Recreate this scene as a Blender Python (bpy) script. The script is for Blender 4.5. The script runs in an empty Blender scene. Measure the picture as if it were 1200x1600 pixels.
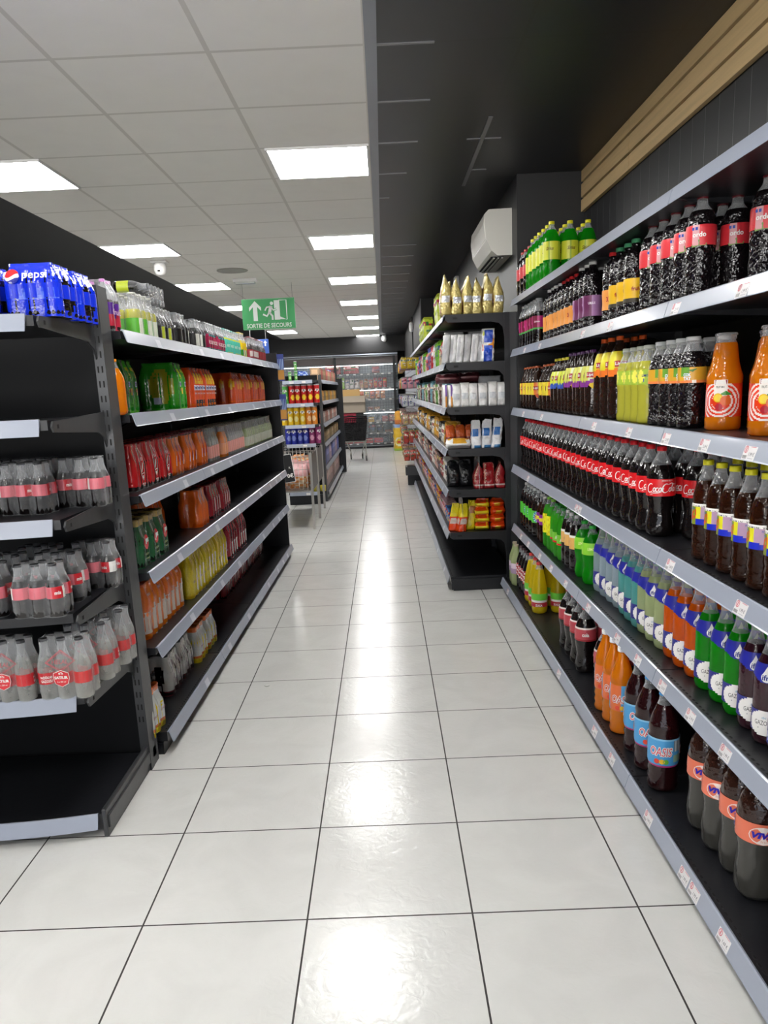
import bpy, math, random
from mathutils import Vector, Matrix
random.seed(7)
PI = math.pi
S = bpy.context.scene
COL = S.collection

# ------------------------------------------------------------------ camera, world, exposure
cam_d = bpy.data.cameras.new('camera')
cam = bpy.data.objects.new('camera', cam_d)
COL.objects.link(cam)
yaw, pitch, roll = -.0076, .2139, -.0437
cy, sy, cp, sp = math.cos(yaw), math.sin(yaw), math.cos(pitch), math.sin(pitch)
fw = Vector((sy*cp, cy*cp, -sp)); rt = Vector((cy, -sy, 0)); up = rt.cross(fw)
cr, sr = math.cos(roll), math.sin(roll)
rt, up = rt*cr + up*sr, up*cr - rt*sr
cam.matrix_world = Matrix(((rt.x, up.x, -fw.x, 0), (rt.y, up.y, -fw.y, 0), (rt.z, up.z, -fw.z, 1.4014), (0, 0, 0, 1)))
cam_d.sensor_fit = 'VERTICAL'; cam_d.sensor_height = 24
cam_d.lens = 1205.74/1600*24
cam_d.shift_y = 70.87/1600
cam_d.clip_start = .05
S.camera = cam
w = bpy.data.worlds.new('world'); S.world = w; w.use_nodes = True
# made-up daylight behind the camera; lower half brightened to fill the white ceiling
wn = w.node_tree.nodes; wl = w.node_tree.links
tc_ = wn.new('ShaderNodeTexCoord'); sz_ = wn.new('ShaderNodeSeparateXYZ'); rp_ = wn.new('ShaderNodeValToRGB')
wl.new(tc_.outputs['Generated'], sz_.inputs[0]); mr_ = wn.new('ShaderNodeMapRange'); mr_.inputs['From Min'].default_value = -1
wl.new(sz_.outputs[2], mr_.inputs['Value']); wl.new(mr_.outputs[0], rp_.inputs[0])
rp_.color_ramp.elements[0].position = .48; rp_.color_ramp.elements[0].color = (1, .98, .95, 1)
rp_.color_ramp.elements[1].position = .5; rp_.color_ramp.elements[1].color = (.16, .17, .19, 1)
wl.new(rp_.outputs[0], wn['Background'].inputs[0]); wn['Background'].inputs[1].default_value = 6.5
S.view_settings.view_transform = 'Standard'; S.view_settings.look = 'None'
S.view_settings.gamma = 1; S.view_settings.use_curve_mapping = False
S.view_settings.exposure = 0.42
PANEL = 20.0

# ------------------------------------------------------------------ colours and materials
def hx(s):
    s = s.lstrip('#'); o = []
    for i in (0, 2, 4):
        v = int(s[i:i+2], 16)/255
        o.append(v/12.92 if v <= .04045 else ((v+.055)/1.055)**2.4)
    return tuple(o)
WHITE, BLACK, RED, BLUE = hx('f2f0ec'), hx('101012'), hx('d8141c'), hx('1a2fae')
MC = {}
def mat(name, col=(.5, .5, .5), rough=.4, metal=0., spec=.5, vcol=False, bump=None, emit=None, coat=0., translucent=0., clear=0., tint=None):
    if name in MC: return MC[name]
    m = bpy.data.materials.new(name); m.use_nodes = True; MC[name] = m
    nt = m.node_tree; N = nt.nodes; L = nt.links
    p = N['Principled BSDF']; out = N['Material Output']
    p.inputs['Base Color'].default_value = (*col, 1)
    p.inputs['Roughness'].default_value = rough; p.inputs['Metallic'].default_value = metal
    p.inputs['Specular IOR Level'].default_value = spec
    p.inputs['Coat Weight'].default_value = coat; p.inputs['Coat Roughness'].default_value = .06
    if vcol:
        a = N.new('ShaderNodeVertexColor'); a.layer_name = 'Col'; L.new(a.outputs[0], p.inputs['Base Color'])
    if bump:
        kind, scale, strength, dist = bump
        tc = N.new('ShaderNodeTexCoord')
        t = N.new('ShaderNodeTexVoronoi' if kind == 'v' else 'ShaderNodeTexNoise')
        t.inputs['Scale'].default_value = scale; L.new(tc.outputs['Object'], t.inputs['Vector'])
        b = N.new('ShaderNodeBump'); b.inputs['Strength'].default_value = strength; b.inputs['Distance'].default_value = dist
        L.new(t.outputs['Distance' if kind == 'v' else 'Fac'], b.inputs['Height'])
        L.new(b.outputs[0], p.inputs['Normal']); L.new(b.outputs[0], p.inputs['Coat Normal'])
    if emit:
        p.inputs['Emission Color'].default_value = (*emit[0], 1); p.inputs['Emission Strength'].default_value = emit[1]
    sh = p.outputs[0]
    if translucent:
        t = N.new('ShaderNodeBsdfTranslucent'); t.inputs[0].default_value = (*col, 1)
        x = N.new('ShaderNodeMixShader'); x.inputs[0].default_value = translucent
        L.new(sh, x.inputs[1]); L.new(t.outputs[0], x.inputs[2]); sh = x.outputs[0]
    if clear:
        t = N.new('ShaderNodeBsdfTransparent'); t.inputs[0].default_value = (*(tint or (1, 1, 1)), 1)
        lw = N.new('ShaderNodeLayerWeight'); lw.inputs[0].default_value = .25
        if bump: L.new(b.outputs[0], lw.inputs['Normal'])
        mr = N.new('ShaderNodeMapRange'); mr.inputs['To Min'].default_value = clear; mr.inputs['To Max'].default_value = clear*.35
        L.new(lw.outputs['Facing'], mr.inputs['Value'])
        x = N.new('ShaderNodeMixShader'); L.new(mr.outputs[0], x.inputs[0])
        L.new(sh, x.inputs[1]); L.new(t.outputs[0], x.inputs[2]); sh = x.outputs[0]
    L.new(sh, out.inputs['Surface'])
    return m
M_SHELF = mat('shelf_black', (.010, .0105, .013), .33, spec=.4, bump=('n', 60, .15, .002))
M_PANEL = mat('panel_black', (.006, .0065, .0075), .6, spec=.2)
M_POST = mat('upright_grey', (.055, .057, .06), .34, .3, bump=('n', 12, .3, .004))
M_RAIL = mat('rail_plastic', hx('9ea5b4'), .28, coat=.35)
M_CHROME = mat('chrome', hx('9a9a9a'), .3, .9)
M_LABEL = mat('printed_label', vcol=True, rough=.35)
M_FILM = mat('printed_film', vcol=True, rough=.22, coat=.6, bump=('n', 55, .45, .006))
M_CLEARF = mat('clear_film', (.75, .77, .8), .09, clear=.93, bump=('n', 40, .6, .010))
M_BAG = mat('foil_bag', vcol=True, rough=.3, coat=.35, bump=('n', 28, .7, .015))
M_CARD = mat('printed_card', vcol=True, rough=.55)
M_CLEAR = mat('clear_plastic', (.8, .82, .84), .05, clear=.82, bump=('n', 70, .3, .004))
M_GLASS = mat('fridge_glass', (.8, .85, .88), .04, clear=.9)
def cap_mat(c): return mat('cap_%.2f_%.2f_%.2f' % c, c, .35)
def liquid(name, col, translucent=.35, clear=0., tint=None, bump=('n', 45, .35, .006)):
    return mat('liquid_'+name, col, .07, coat=.4, translucent=translucent, clear=clear, tint=tint, bump=bump)
L_COLA = liquid('cola', (.006, .004, .004), .0)
L_SYRUP = liquid('syrup', (.007, .005, .006), .0, bump=('n', 42, .8, .016))
L_TEA = liquid('tea', (.018, .008, .005), .05)
L_AMBER = liquid('amber', (.035, .010, .004), .2, .35, (.5, .18, .06))
L_ORANGE = liquid('orange', hx('f08a10'), .4)
L_FORANGE = liquid('fizzy_orange', hx('ee6a08'), .45, .1, (1, .5, .1))
L_YELLOW = liquid('yellow', hx('e4cc1c'), .45)
L_LEMON = liquid('lemon', hx('d9d650'), .45)
L_PALE = liquid('pale', hx('c9d6a0'), .4, .35, (.85, .92, .7))
L_TEAL = liquid('teal', hx('6cc0bc'), .4, .3, (.5, .85, .82))
L_WATER = liquid('water', hx('b9cbd4'), .3, .5, (.86, .93, .97))
L_GREEN = liquid('green', hx('1cb41c'), .55, .3, (.1, .85, .15))
L_LIME = liquid('lime', hx('42b828'), .4, .35, (.3, .85, .2))
L_DKGREEN = liquid('dark_green', (.005, .03, .008), .1)
L_PURPLE = liquid('purple', (.035, .006, .014), .15)
L_GRENAD = liquid('deep_red', (.02, .003, .004), .1)
L_VIVA = liquid('dark_cola', (.05, .048, .042), .1, bump=('n', 25, .3, .006))
L_VIVAT = liquid('dark_cola_top', (.03, .01, .006), .1, bump=('n', 60, .6, .006))
L_CLEARSODA = liquid('clear_soda', hx('dcdcd6'), .3, .72, (.97, .98, .96))

# ------------------------------------------------------------------ mesh builder
TXT = {}
def glyphs(s, shear=0., bold=.0):
    k = (s, shear, bold)
    if k in TXT: return TXT[k]
    cu = bpy.data.curves.new('t', 'FONT'); cu.body = s; cu.resolution_u = 2; cu.fill_mode = 'FRONT'
    cu.shear = shear; cu.offset = bold; cu.align_x = 'CENTER'
    o = bpy.data.objects.new('t', cu); COL.objects.link(o)
    dg = bpy.context.evaluated_depsgraph_get(); dg.update()
    me = bpy.data.meshes.new_from_object(o.evaluated_get(dg))
    v = [(p.co.x, p.co.y) for p in me.vertices]; f = [tuple(p.vertices) for p in me.polygons]
    bpy.data.objects.remove(o); bpy.data.curves.remove(cu); bpy.data.meshes.remove(me)
    x0, x1 = min(a for a, b in v), max(a for a, b in v); y0, y1 = min(b for a, b in v), max(b for a, b in v)
    v = [((a-(x0+x1)/2)/(x1-x0), (b-(y0+y1)/2)/(y1-y0)) for a, b in v]
    TXT[k] = (v, f, (x1-x0)/(y1-y0)); return TXT[k]

class B:
    def __init__(s): s.v = []; s.f = []; s.m = []; s.c = []; s.sm = []
    def face(s, idx, m=0, c=(1, 1, 1), sm=False): s.f.append(tuple(idx)); s.m.append(m); s.c.append(c); s.sm.append(sm)
    def quad(s, a, b, c_, d, m=0, c=(1, 1, 1)):
        n = len(s.v); s.v += [a, b, c_, d]; s.face((n, n+1, n+2, n+3), m, c)
    def box(s, x0, x1, y0, y1, z0, z1, m=0, c=(1, 1, 1), bev=0.):
        if bev:
            b = bev
            ring = [(x0+b, y0), (x1-b, y0), (x1, y0+b), (x1, y1-b), (x1-b, y1), (x0+b, y1), (x0, y1-b), (x0, y0+b)]
            ins = [(x0+b, y0+b), (x1-b, y0+b), (x1-b, y0+b), (x1-b, y1-b), (x1-b, y1-b), (x0+b, y1-b), (x0+b, y1-b), (x0+b, y0+b)]
            n = len(s.v)
            for r, z in ((ins, z0), (ring, z0+b), (ring, z1-b), (ins, z1)):
                s.v += [(p[0], p[1], z) for p in r]
            for k in range(3):
                for i in range(8):
                    j = (i+1) % 8; s.face((n+k*8+i, n+k*8+j, n+k*8+8+j, n+k*8+8+i), m, c)
            s.face([n+i for i in range(7, -1, -1)], m, c); s.face([n+24+i for i in range(8)], m, c); return s
        n = len(s.v)
        s.v += [(x0, y0, z0), (x1, y0, z0), (x1, y1, z0), (x0, y1, z0), (x0, y0, z1), (x1, y0, z1), (x1, y1, z1), (x0, y1, z1)]
        for q in ((3, 2, 1, 0), (4, 5, 6, 7), (0, 1, 5, 4), (1, 2, 6, 5), (2, 3, 7, 6), (3, 0, 4, 7)): s.face([n+i for i in q], m, c)
        return s
    def prism(s, pts, axis, a, b, m=0, c=(1, 1, 1)):      # polygon extruded along an axis
        n = len(s.v); k = len(pts)
        for t in (a, b):
            for p, q in pts:
                s.v.append((t, p, q) if axis == 'x' else (p, t, q) if axis == 'y' else (p, q, t))
        s.face(range(n+k-1, n-1, -1), m, c); s.face(range(n+k, n+2*k), m, c)
        for i in range(k):
            j = (i+1) % k; s.face((n+i, n+j, n+k+j, n+k+i), m, c)
        return s
    def lathe(s, prof, seg=20, x=0, y=0, sq=0.):           # prof: (r, z, material[, lobes])
        n = len(s.v); k = len(prof)
        for p in prof:
            r, z = p[0], p[1]; lb = p[3] if len(p) > 3 else 0
            for i in range(seg):
                a = 2*PI*i/seg; q = r*(1-lb*(.5+.5*math.cos(5*a)))
                s.v.append((x+q*math.cos(a), y+q*math.sin(a), z))
        for j in range(k-1):
            for i in range(seg):
                i2 = (i+1) % seg
                s.face((n+j*seg+i, n+j*seg+i2, n+(j+1)*seg+i2, n+(j+1)*seg+i), prof[j][2], sm=True)
        s.face([n+i for i in range(seg-1, -1, -1)], prof[0][2]); s.face([n+(k-1)*seg+i for i in range(seg)], prof[-1][2])
        return s
    def tube(s, pts, r, seg=6, m=0, c=(1, 1, 1)):
        n = len(s.v); k = len(pts); P = [Vector(p) for p in pts]
        for i, p in enumerate(P):
            t = (P[min(i+1, k-1)]-P[max(i-1, 0)]).normalized()
            u = t.cross(Vector((0, 0, 1)) if abs(t.z) < .9 else Vector((1, 0, 0))).normalized(); w_ = t.cross(u)
            for j in range(seg):
                a = 2*PI*j/seg; s.v.append(tuple(p+u*r*math.cos(a)+w_*r*math.sin(a)))
        for i in range(k-1):
            for j in range(seg):
                j2 = (j+1) % seg; s.face((n+i*seg+j, n+i*seg+j2, n+(i+1)*seg+j2, n+(i+1)*seg+j), m, c, True)
        s.face([n+j for j in range(seg)], m, c); s.face([n+(k-1)*seg+j for j in range(seg)], m, c)
        return s
    def text(s, t, fn, w=None, h=None, m=0, c=WHITE, shear=0., bold=0.):   # fn maps (x, y) of the flat text to 3-D
        v, f, asp = glyphs(t, shear, bold)
        if w is None: w = h*asp
        if h is None: h = w/asp
        n = len(s.v); s.v += [fn(a*w, b*h) for a, b in v]
        for q in f: s.face([n+i for i in q], m, c)
        return s
    def stroke(s, pts, wd, fn, m=0, c=WHITE):               # ribbon along a 2-D polyline
        n = len(s.v)
        for i, p in enumerate(pts):
            a, b = pts[max(i-1, 0)], pts[min(i+1, len(pts)-1)]
            dx, dy = b[0]-a[0], b[1]-a[1]; l = math.hypot(dx, dy) or 1
            ww = wd*(p[2] if len(p) > 2 else 1)/2
            s.v += [fn(p[0]-dy/l*ww, p[1]+dx/l*ww), fn(p[0]+dy/l*ww, p[1]-dx/l*ww)]
        for i in range(len(pts)-1): s.face((n+2*i, n+2*i+1, n+2*i+3, n+2*i+2), m, c)
        return s
    def mesh(s, name, mats):
        me = bpy.data.meshes.new(name); me.from_pydata(s.v, [], s.f)
        for m in mats: me.materials.append(m)
        me.polygons.foreach_set('material_index', s.m); me.polygons.foreach_set('use_smooth', s.sm)
        if any(c != (1, 1, 1) for c in s.c) or any(m.name.startswith(('printed', 'foil')) for m in mats):
            at = me.color_attributes.new('Col', 'FLOAT_COLOR', 'CORNER'); d = []
            for p, c in zip(me.polygons, s.c): d += [*c, 1.]*p.loop_total
            at.data.foreach_set('color', d)
        me.update(); return me
    def obj(s, name, mats, parent=None, loc=(0, 0, 0), rz=0):
        return inst(name, s.mesh(name, mats if isinstance(mats, (list, tuple)) else [mats]), parent, loc, rz)

def inst(name, me, parent=None, loc=(0, 0, 0), rz=0, rot=None):
    o = bpy.data.objects.new(name, me); COL.objects.link(o); o.parent = parent
    o.location = loc; o.rotation_euler = rot or (0, 0, rz); return o
def tag(o, label=None, cat=None, group=None, kind=None):
    if label: o['label'] = label
    if cat: o['category'] = cat
    if group: o['group'] = group
    if kind: o['kind'] = kind
    return o
def thing(name, loc, label, cat, group=None, rz=0, rot=None):
    return tag(inst(name, None, None, loc, rz, rot), label, cat, group)
def struct(o): o['kind'] = 'structure'; return o
ORD = 'first second third fourth fifth sixth seventh eighth ninth tenth eleventh twelfth thirteenth fourteenth fifteenth sixteenth seventeenth eighteenth nineteenth twentieth twenty-first twenty-second twenty-third twenty-fourth twenty-fifth twenty-sixth twenty-seventh twenty-eighth twenty-ninth thirtieth'.split()
def nth(i): return 'nearest' if i == 0 else ORD[i]+' nearest'

# ------------------------------------------------------------------ room shell
def line_mat(name, base, line, sx, sy_, x0, y0, lw, rough, lrough=.6, vein=0., bump=0.):
    m = bpy.data.materials.new(name); m.use_nodes = True; nt = m.node_tree; N = nt.nodes; L = nt.links
    p = N['Principled BSDF']; g = N.new('ShaderNodeNewGeometry'); sx_ = N.new('ShaderNodeSeparateXYZ'); L.new(g.outputs['Position'], sx_.inputs[0])
    def mth(op, a, b=None, c=None):
        n = N.new('ShaderNodeMath'); n.operation = op
        for i, q in enumerate((a, b, c)):
            if q is None: continue
            if isinstance(q, (int, float)): n.inputs[i].default_value = q
            else: L.new(q, n.inputs[i])
        return n.outputs[0]
    ms = []
    for o, st, off in ((sx_.outputs[0], sx, x0), (sx_.outputs[1], sy_, y0)):
        t = mth('FRACT', mth('DIVIDE', mth('SUBTRACT', o, off-100*st), st))
        d = mth('MULTIPLY', mth('MINIMUM', t, mth('SUBTRACT', 1., t)), st)
        ms.append(mth('LESS_THAN', d, lw/2))
    mask = mth('MAXIMUM', ms[0], ms[1])
    mx = N.new('ShaderNodeMix'); mx.data_type = 'RGBA'; L.new(mask, mx.inputs[0])
    mx.inputs[6].default_value = (*base, 1); mx.inputs[7].default_value = (*line, 1)
    if vein:
        n1 = N.new('ShaderNodeTexNoise'); n1.inputs['Scale'].default_value = 3.5; n1.inputs['Detail'].default_value = 8; n1.inputs['Distortion'].default_value = 1.5
        L.new(g.outputs['Position'], n1.inputs['Vector'])
        cr_ = N.new('ShaderNodeValToRGB'); cr_.color_ramp.elements[0].position = .35; cr_.color_ramp.elements[1].position = .62
        cr_.color_ramp.elements[0].color = (*[b*(1-vein) for b in base], 1); cr_.color_ramp.elements[1].color = (*base, 1)
        L.new(n1.outputs[0], cr_.inputs[0]); L.new(cr_.outputs[0], mx.inputs[6])
    L.new(mx.outputs[2], p.inputs['Base Color'])
    L.new(mth('ADD', rough, mth('MULTIPLY', mask, lrough-rough)), p.inputs['Roughness'])
    if bump:
        n2 = N.new('ShaderNodeTexNoise'); n2.inputs['Scale'].default_value = 26; n2.inputs['Detail'].default_value = 7; n2.inputs['Distortion'].default_value = 1.2
        L.new(g.outputs['Position'], n2.inputs['Vector'])
        b = N.new('ShaderNodeBump'); b.inputs['Strength'].default_value = bump; b.inputs['Distance'].default_value = .004
        L.new(n2.outputs[0], b.inputs['Height']); L.new(b.outputs[0], p.inputs['Normal'])
    return m
CZ = 2.676
F = line_mat('floor_tiles', hx('d8d8d5'), hx('2c2826'), .45, .45, -.2659, 1.8463, .005, .17, .7, .06, .25)
struct(B().box(-5, 3.2, -3.5, 21, -.1, 0).obj('floor', F))
CW = line_mat('ceiling_white_tiles', hx('ebe9e3'), hx('cfccc4'), .597, .598, -.01, 4.455, .02, .8, .6, .02)
CB = line_mat('ceiling_black_tiles', (.017, .0172, .020), (.007, .007, .008), .597, .598, -.01, 4.455, .014, .42, .4)
struct(B().box(-2.335, -.012, -3.5, 19.7, CZ, CZ+.08).obj('ceiling', CW))
struct(B().box(.03, 3.2, -3.5, 21, CZ, CZ+.08).obj('ceiling', CB))
struct(B().box(-5, -2.335, -3.5, 21, CZ, CZ+.08).obj('ceiling', CB))
struct(B().box(-2.335, .03, 19.7, 21, CZ, CZ+.08).obj('ceiling', CB))
struct(B().box(-.014, .032, -3.5, 19.7, CZ-.006, CZ+.08).obj('trim_1', mat('trim_metal', hx('80838a'), .35, .5)))
g_ = B()                                              # bare aluminium lengths in the painted grid
g_.box(.57, .592, 4.12, 5.42, CZ-.004, CZ); 
for k, (a, b) in {-2: (.03, .25), -1: (.03, .27), 0: (.03, .24), 1: (.03, .2), 2: (.03, .1)}.items():
    y = 4.455+.598*k; g_.box(a, b, y-.007, y+.007, CZ-.004, CZ)
g_.box(.5, .68, 4.448, 4.462, CZ-.004, CZ); g_.box(.57, .68, 5.045, 5.059, CZ-.004, CZ)
for k in range(5, 24): g_.box(.05, .36, 4.455+.598*k-.004, 4.455+.598*k+.004, CZ-.004, CZ)
struct(g_.obj('trim_2', mat('bare_aluminium', hx('77777a'), .35, .4)))
M_WALL = mat('wall_black', (.008, .0083, .0095), .55)
struct(B().box(-5.1, -5, -3.5, 21, 0, CZ).obj('wall_left', M_WALL))
wb = B().box(-5, 3.2, -3.6, -3.5, 0, .25); wb.box(-5, 3.2, -3.6, -3.5, 2.55, CZ)
for x in (-5, -2.4, .2, 3.1): wb.box(x, x+.1, -3.6, -3.5, .25, 2.55)
struct(wb.obj('added_window_1', mat('wall_grey', (.25, .25, .26), .6)))      # unseen window opening behind the camera, added to let fill daylight in
struct(B().box(-5, 3.2, 21, 21.1, 0, CZ).obj('wall_front', M_WALL))
struct(B().box(1.33, 1.43, -3.5, 5.2, 0, CZ).obj('wall_right', M_WALL))
struct(B().box(.89, 1.43, 5.2, 11.84, 0, CZ).obj('wall_right', mat('wall_charcoal', (.011, .0115, .013), .45)))
struct(B().box(.60, 1.43, 11.84, 14.7, 0, CZ).obj('wall_right', M_WALL))
struct(B().box(.58, 1.43, 14.7, 21, 0, CZ).obj('wall_right', M_WALL))
struct(B().box(.596, .612, 11.80, 11.84, 0, CZ).obj('trim_3', mat('trim_light', (.12, .12, .13), .4)))
# grooved board panelling and timber cladding on the right wall
pb = B(); y = -3.3
while y < 5.17:
    pb.box(1.312, 1.33, y+.003, min(y+.127, 5.19), 0, 2.43); y += .13
struct(pb.obj('trim_4', mat('dark_board', (.018, .0185, .021), .45)))
gb = B(); y = -3.3
while y < 5.17: gb.box(1.3125, 1.3135, y-.0035, y+.0035, 1.9, 2.43); y += .13
struct(gb.obj('trim_5', mat('board_edge', (.11, .11, .115), .4)))
def wood(name, base, d=.7):
    m = bpy.data.materials.new(name); m.use_nodes = True; N = m.node_tree.nodes; L = m.node_tree.links; p = N['Principled BSDF']
    g = N.new('ShaderNodeNewGeometry'); mp = N.new('ShaderNodeMapping'); mp.inputs['Scale'].default_value = (3, .6, 14); L.new(g.outputs['Position'], mp.inputs[0])
    n = N.new('ShaderNodeTexNoise'); n.inputs['Scale'].default_value = 4; n.inputs['Detail'].default_value = 6; L.new(mp.outputs[0], n.inputs[0])
    r = N.new('ShaderNodeValToRGB'); r.color_ramp.elements[0].position = .3; r.color_ramp.elements[1].position = .7
    r.color_ramp.elements[0].color = (*[c*d for c in base], 1); r.color_ramp.elements[1].color = (*base, 1)
    L.new(n.outputs[0], r.inputs[0]); L.new(r.outputs[0], p.inputs['Base Color']); p.inputs['Roughness'].default_value = .5
    return m
M_WOOD = wood('oak_cladding', hx('dfc08c'), .85)
wr = tag(inst('wood_cladding', None, None, (1.29, 0, 2.43)), 'three long light oak boards fixed high along the black right wall', 'wall cladding')
for z0, z1 in ((2.436, 2.505), (2.52, 2.597), (2.612, 2.674)):
    for y0, y1 in ((-3, .9), (.904, 4.23), (4.236, 5.19)):
        B().box(0, .022, y0, y1, z0-2.43, z1-2.43).obj('board', M_WOOD, wr)
# beam above the cold cabinet
struct(B().box(-5, .58, 19.2, 19.7, 2.30, CZ).obj('trim_6', M_WALL))

# ceiling lights
M_DIFF = mat('panel_diffuser', (.9, .9, .9), .4, emit=((1, .985, .96), PANEL))
M_FRAME = mat('panel_frame', (.75, .75, .74), .4)
def panel_mesh():
    f = B(); W, D, t = .553, .59, .012
    for a in ((-W/2, W/2, -D/2, -D/2+t), (-W/2, W/2, D/2-t, D/2), (-W/2, -W/2+t, -D/2+t, D/2-t), (W/2-t, W/2, -D/2+t, D/2-t)): f.box(*a, -.008, .004)
    return f.mesh('frame', [M_FRAME]), B().box(-W/2+t, W/2-t, -D/2+t, D/2-t, -.005, .003).mesh('diffuser', [M_DIFF])
PF, PD = panel_mesh()
where = {0: 'right column', 1: 'left column'}
for col, x in ((0, -.297), (1, -2.05)):
    k = 0
    for y in [4.75+2.392*i for i in range(-3, 7)]:
        if col == 1 and y > 17.5: y = 17.0
        t = thing('ceiling_light', (x, y, CZ-.003), None, 'ceiling light', 'square light panels in the ceiling')
        t['label'] = ('square white light panel in the %s, %s in view' % (where[col], nth(k))) if y > 4 else 'square white light panel in the %s, %s behind the camera' % (where[col], nth(int((4.75-y)/2.392+.5)-1))
        if y > 4: k += 1
        inst('frame', PF, t); inst('diffuser', PD, t)

# ------------------------------------------------------------------ shelving
def bracket(b, x0, x1, y, z, th=.003, h0=.032, h1=.10):
    # side arm: deep at the post (x0), shallow at the front (x1)
    b.prism([(x0, z), (x1, z), (x1, z-h0*.7), (x1-(x1-x0)*.06, z-h0), (x0+(x1-x0)*.22, z-h0*1.45), (x0+(x1-x0)*.07, z-h1*.75), (x0, z-h1)], 'y', y, y+th)
RAILH = .042
def rail_mesh(s, y0, y1):
    b = B()      # profile: slanted clear-grey ticket strip with rolled top and bottom lips; x grows outward times s
    pr = [(0, .004), (.005, .006), (.009, .003), (.022, -RAILH+.003), (.024, -RAILH), (.020, -RAILH+.001), (.018, -RAILH+.004), (.006, 0), (0, 0)]
    b.prism([(s*p, q) for p, q in (pr if s > 0 else pr)], 'y', y0, y1)
    return b.mesh('price_rail', [M_RAIL])
def tag_mesh(s, w_, price, faded):
    b = B(); c = hx('e6e4e4') if not faded else hx('c9ccd4')
    def fn(x, y):        # along the sloping face
        t = (y+.019)/.038
        return (s*(.0235-.0125*t), s*x, -.040+.036*t)
    q = [fn(-w_/2, -.019), fn(w_/2, -.019), fn(w_/2, .019), fn(-w_/2, .019)]
    b.quad(*q, c=c)
    def fo(x, y):
        p = fn(x, y); return (p[0]+s*.0008, p[1], p[2])
    if not faded:
        ring = [( -w_*.30+.008*math.cos(a), .006+.008*math.sin(a)) for a in [2*PI*i/8 for i in range(9)]]
        b.stroke(ring, .0025, fo, c=hx('d0707c'))
        b.stroke([(-w_*.30, .001), (-w_*.30, .011)], .004, fo, c=hx('d0707c'))
        for i in range(7): b.stroke([(-w_*.42+i*.003, -.016), (-w_*.42+i*.003, -.008)], .0014, fo, c=hx('55555c'))
        b.stroke([(0, .013), (w_*.4, .013)], .002, fo, c=hx('d99aa2'))
        b.text(price, lambda x, y: fo(x+w_*.2, y-.004), w=w_*.42, h=.009, c=hx('40404a'))
        b.stroke([(0, -.014), (w_*.4, -.014)], .0015, fo, c=hx('b8b8c0'))
    return b.mesh('price_tag', [M_CARD])
def shelving(name, label, loc, s, bays, levels, depth, base_depth, height, rz=0, tags=(), holes=True, endpanel=(False, False), group=None, railz=True, prices=('1.99 €', '1.69 €', '2.19 €')):
    """origin at the shelf front line, back towards -s*x; bays: y bounds; levels: shelf surfaces"""
    r = thing(name, loc, label, 'shelving', group, rz)
    xb = -s*depth
    lo, hi = min(xb, 0), max(xb, 0)
    bp = B()
    for a, b in zip(bays, bays[1:]):
        z = .13
        while z < height-.02: bp.box(min(xb, xb-s*.012), max(xb, xb-s*.012), a+.002, b-.002, z, min(z+.30, height)-.004); z += .30
    bp.obj('back_panel', M_PANEL, r)
    for a in bays:
        u = B(); y = a-.015 if a != bays[0] else a
        if a == bays[-1]: y = a-.03
        u.box(*sorted((xb-s*.02, xb+s*.03)), y, y+.03, .0, height)
        z = .2
        while z < height-.04:
            u.box(*sorted((xb+s*.03, xb+s*.0306)), y+.006, y+.011, z, z+.022, 1); u.box(*sorted((xb+s*.03, xb+s*.0306)), y+.019, y+.024, z, z+.022, 1); z += .05
        u.obj('upright', [M_POST, mat('slot_black', (.003, .003, .003), .8)], r)
    # base
    bx = s*(base_depth-depth)
    pl = B(); pl.box(*sorted((xb, bx-s*.02)), bays[0], bays[-1], 0, .05); pl.obj('plinth', M_SHELF, r)
    RM = {}
    TM = {}
    for li, z in enumerate(levels):
        base = li == len(levels)-1
        fx = bx if base else 0
        for bi, (a, b) in enumerate(zip(bays, bays[1:])):
            sh = B(); sh.box(*sorted((xb+s*.01, fx-s*.002)), a+.003, b-.003, z-.028 if not base else z-.04, z)
            if not base:
                bracket(sh, xb+s*.03, fx-s*.01, a+.004, z-.002); bracket(sh, xb+s*.03, fx-s*.01, b-.008, z-.002)
            if holes and s < 0 or base:
                yy = a+.03
                while yy < b-.03:
                    xh = fx-s*.014; sh.box(xh-.003, xh+.003, yy, yy+.012, z, z+.0006, 1); yy += .025
            o = sh.obj('shelf', [M_SHELF, mat('slot_black')], r)
            key = (a, b)
            if key not in RM: RM[key] = rail_mesh(s, a+.002, b-.002)
            inst('price_rail', RM[key], o, (fx, 0, z))
            for (tl, ty, fd) in tags:
                if tl == li and a <= ty < b:
                    k = (fd, int(ty*10) % len(prices))
                    if k not in TM: TM[k] = tag_mesh(s, .062, prices[k[1]], fd)
                    inst('price_tag', TM[k], o, (fx, ty, z))
    for e, y in zip(endpanel, (bays[0], bays[-1]-.02)):
        if e:
            B().box(*sorted((xb-s*.02, s*.0)), y, y+.02, .0, height).obj('end_panel', M_SHELF, r)
    return r
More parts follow.
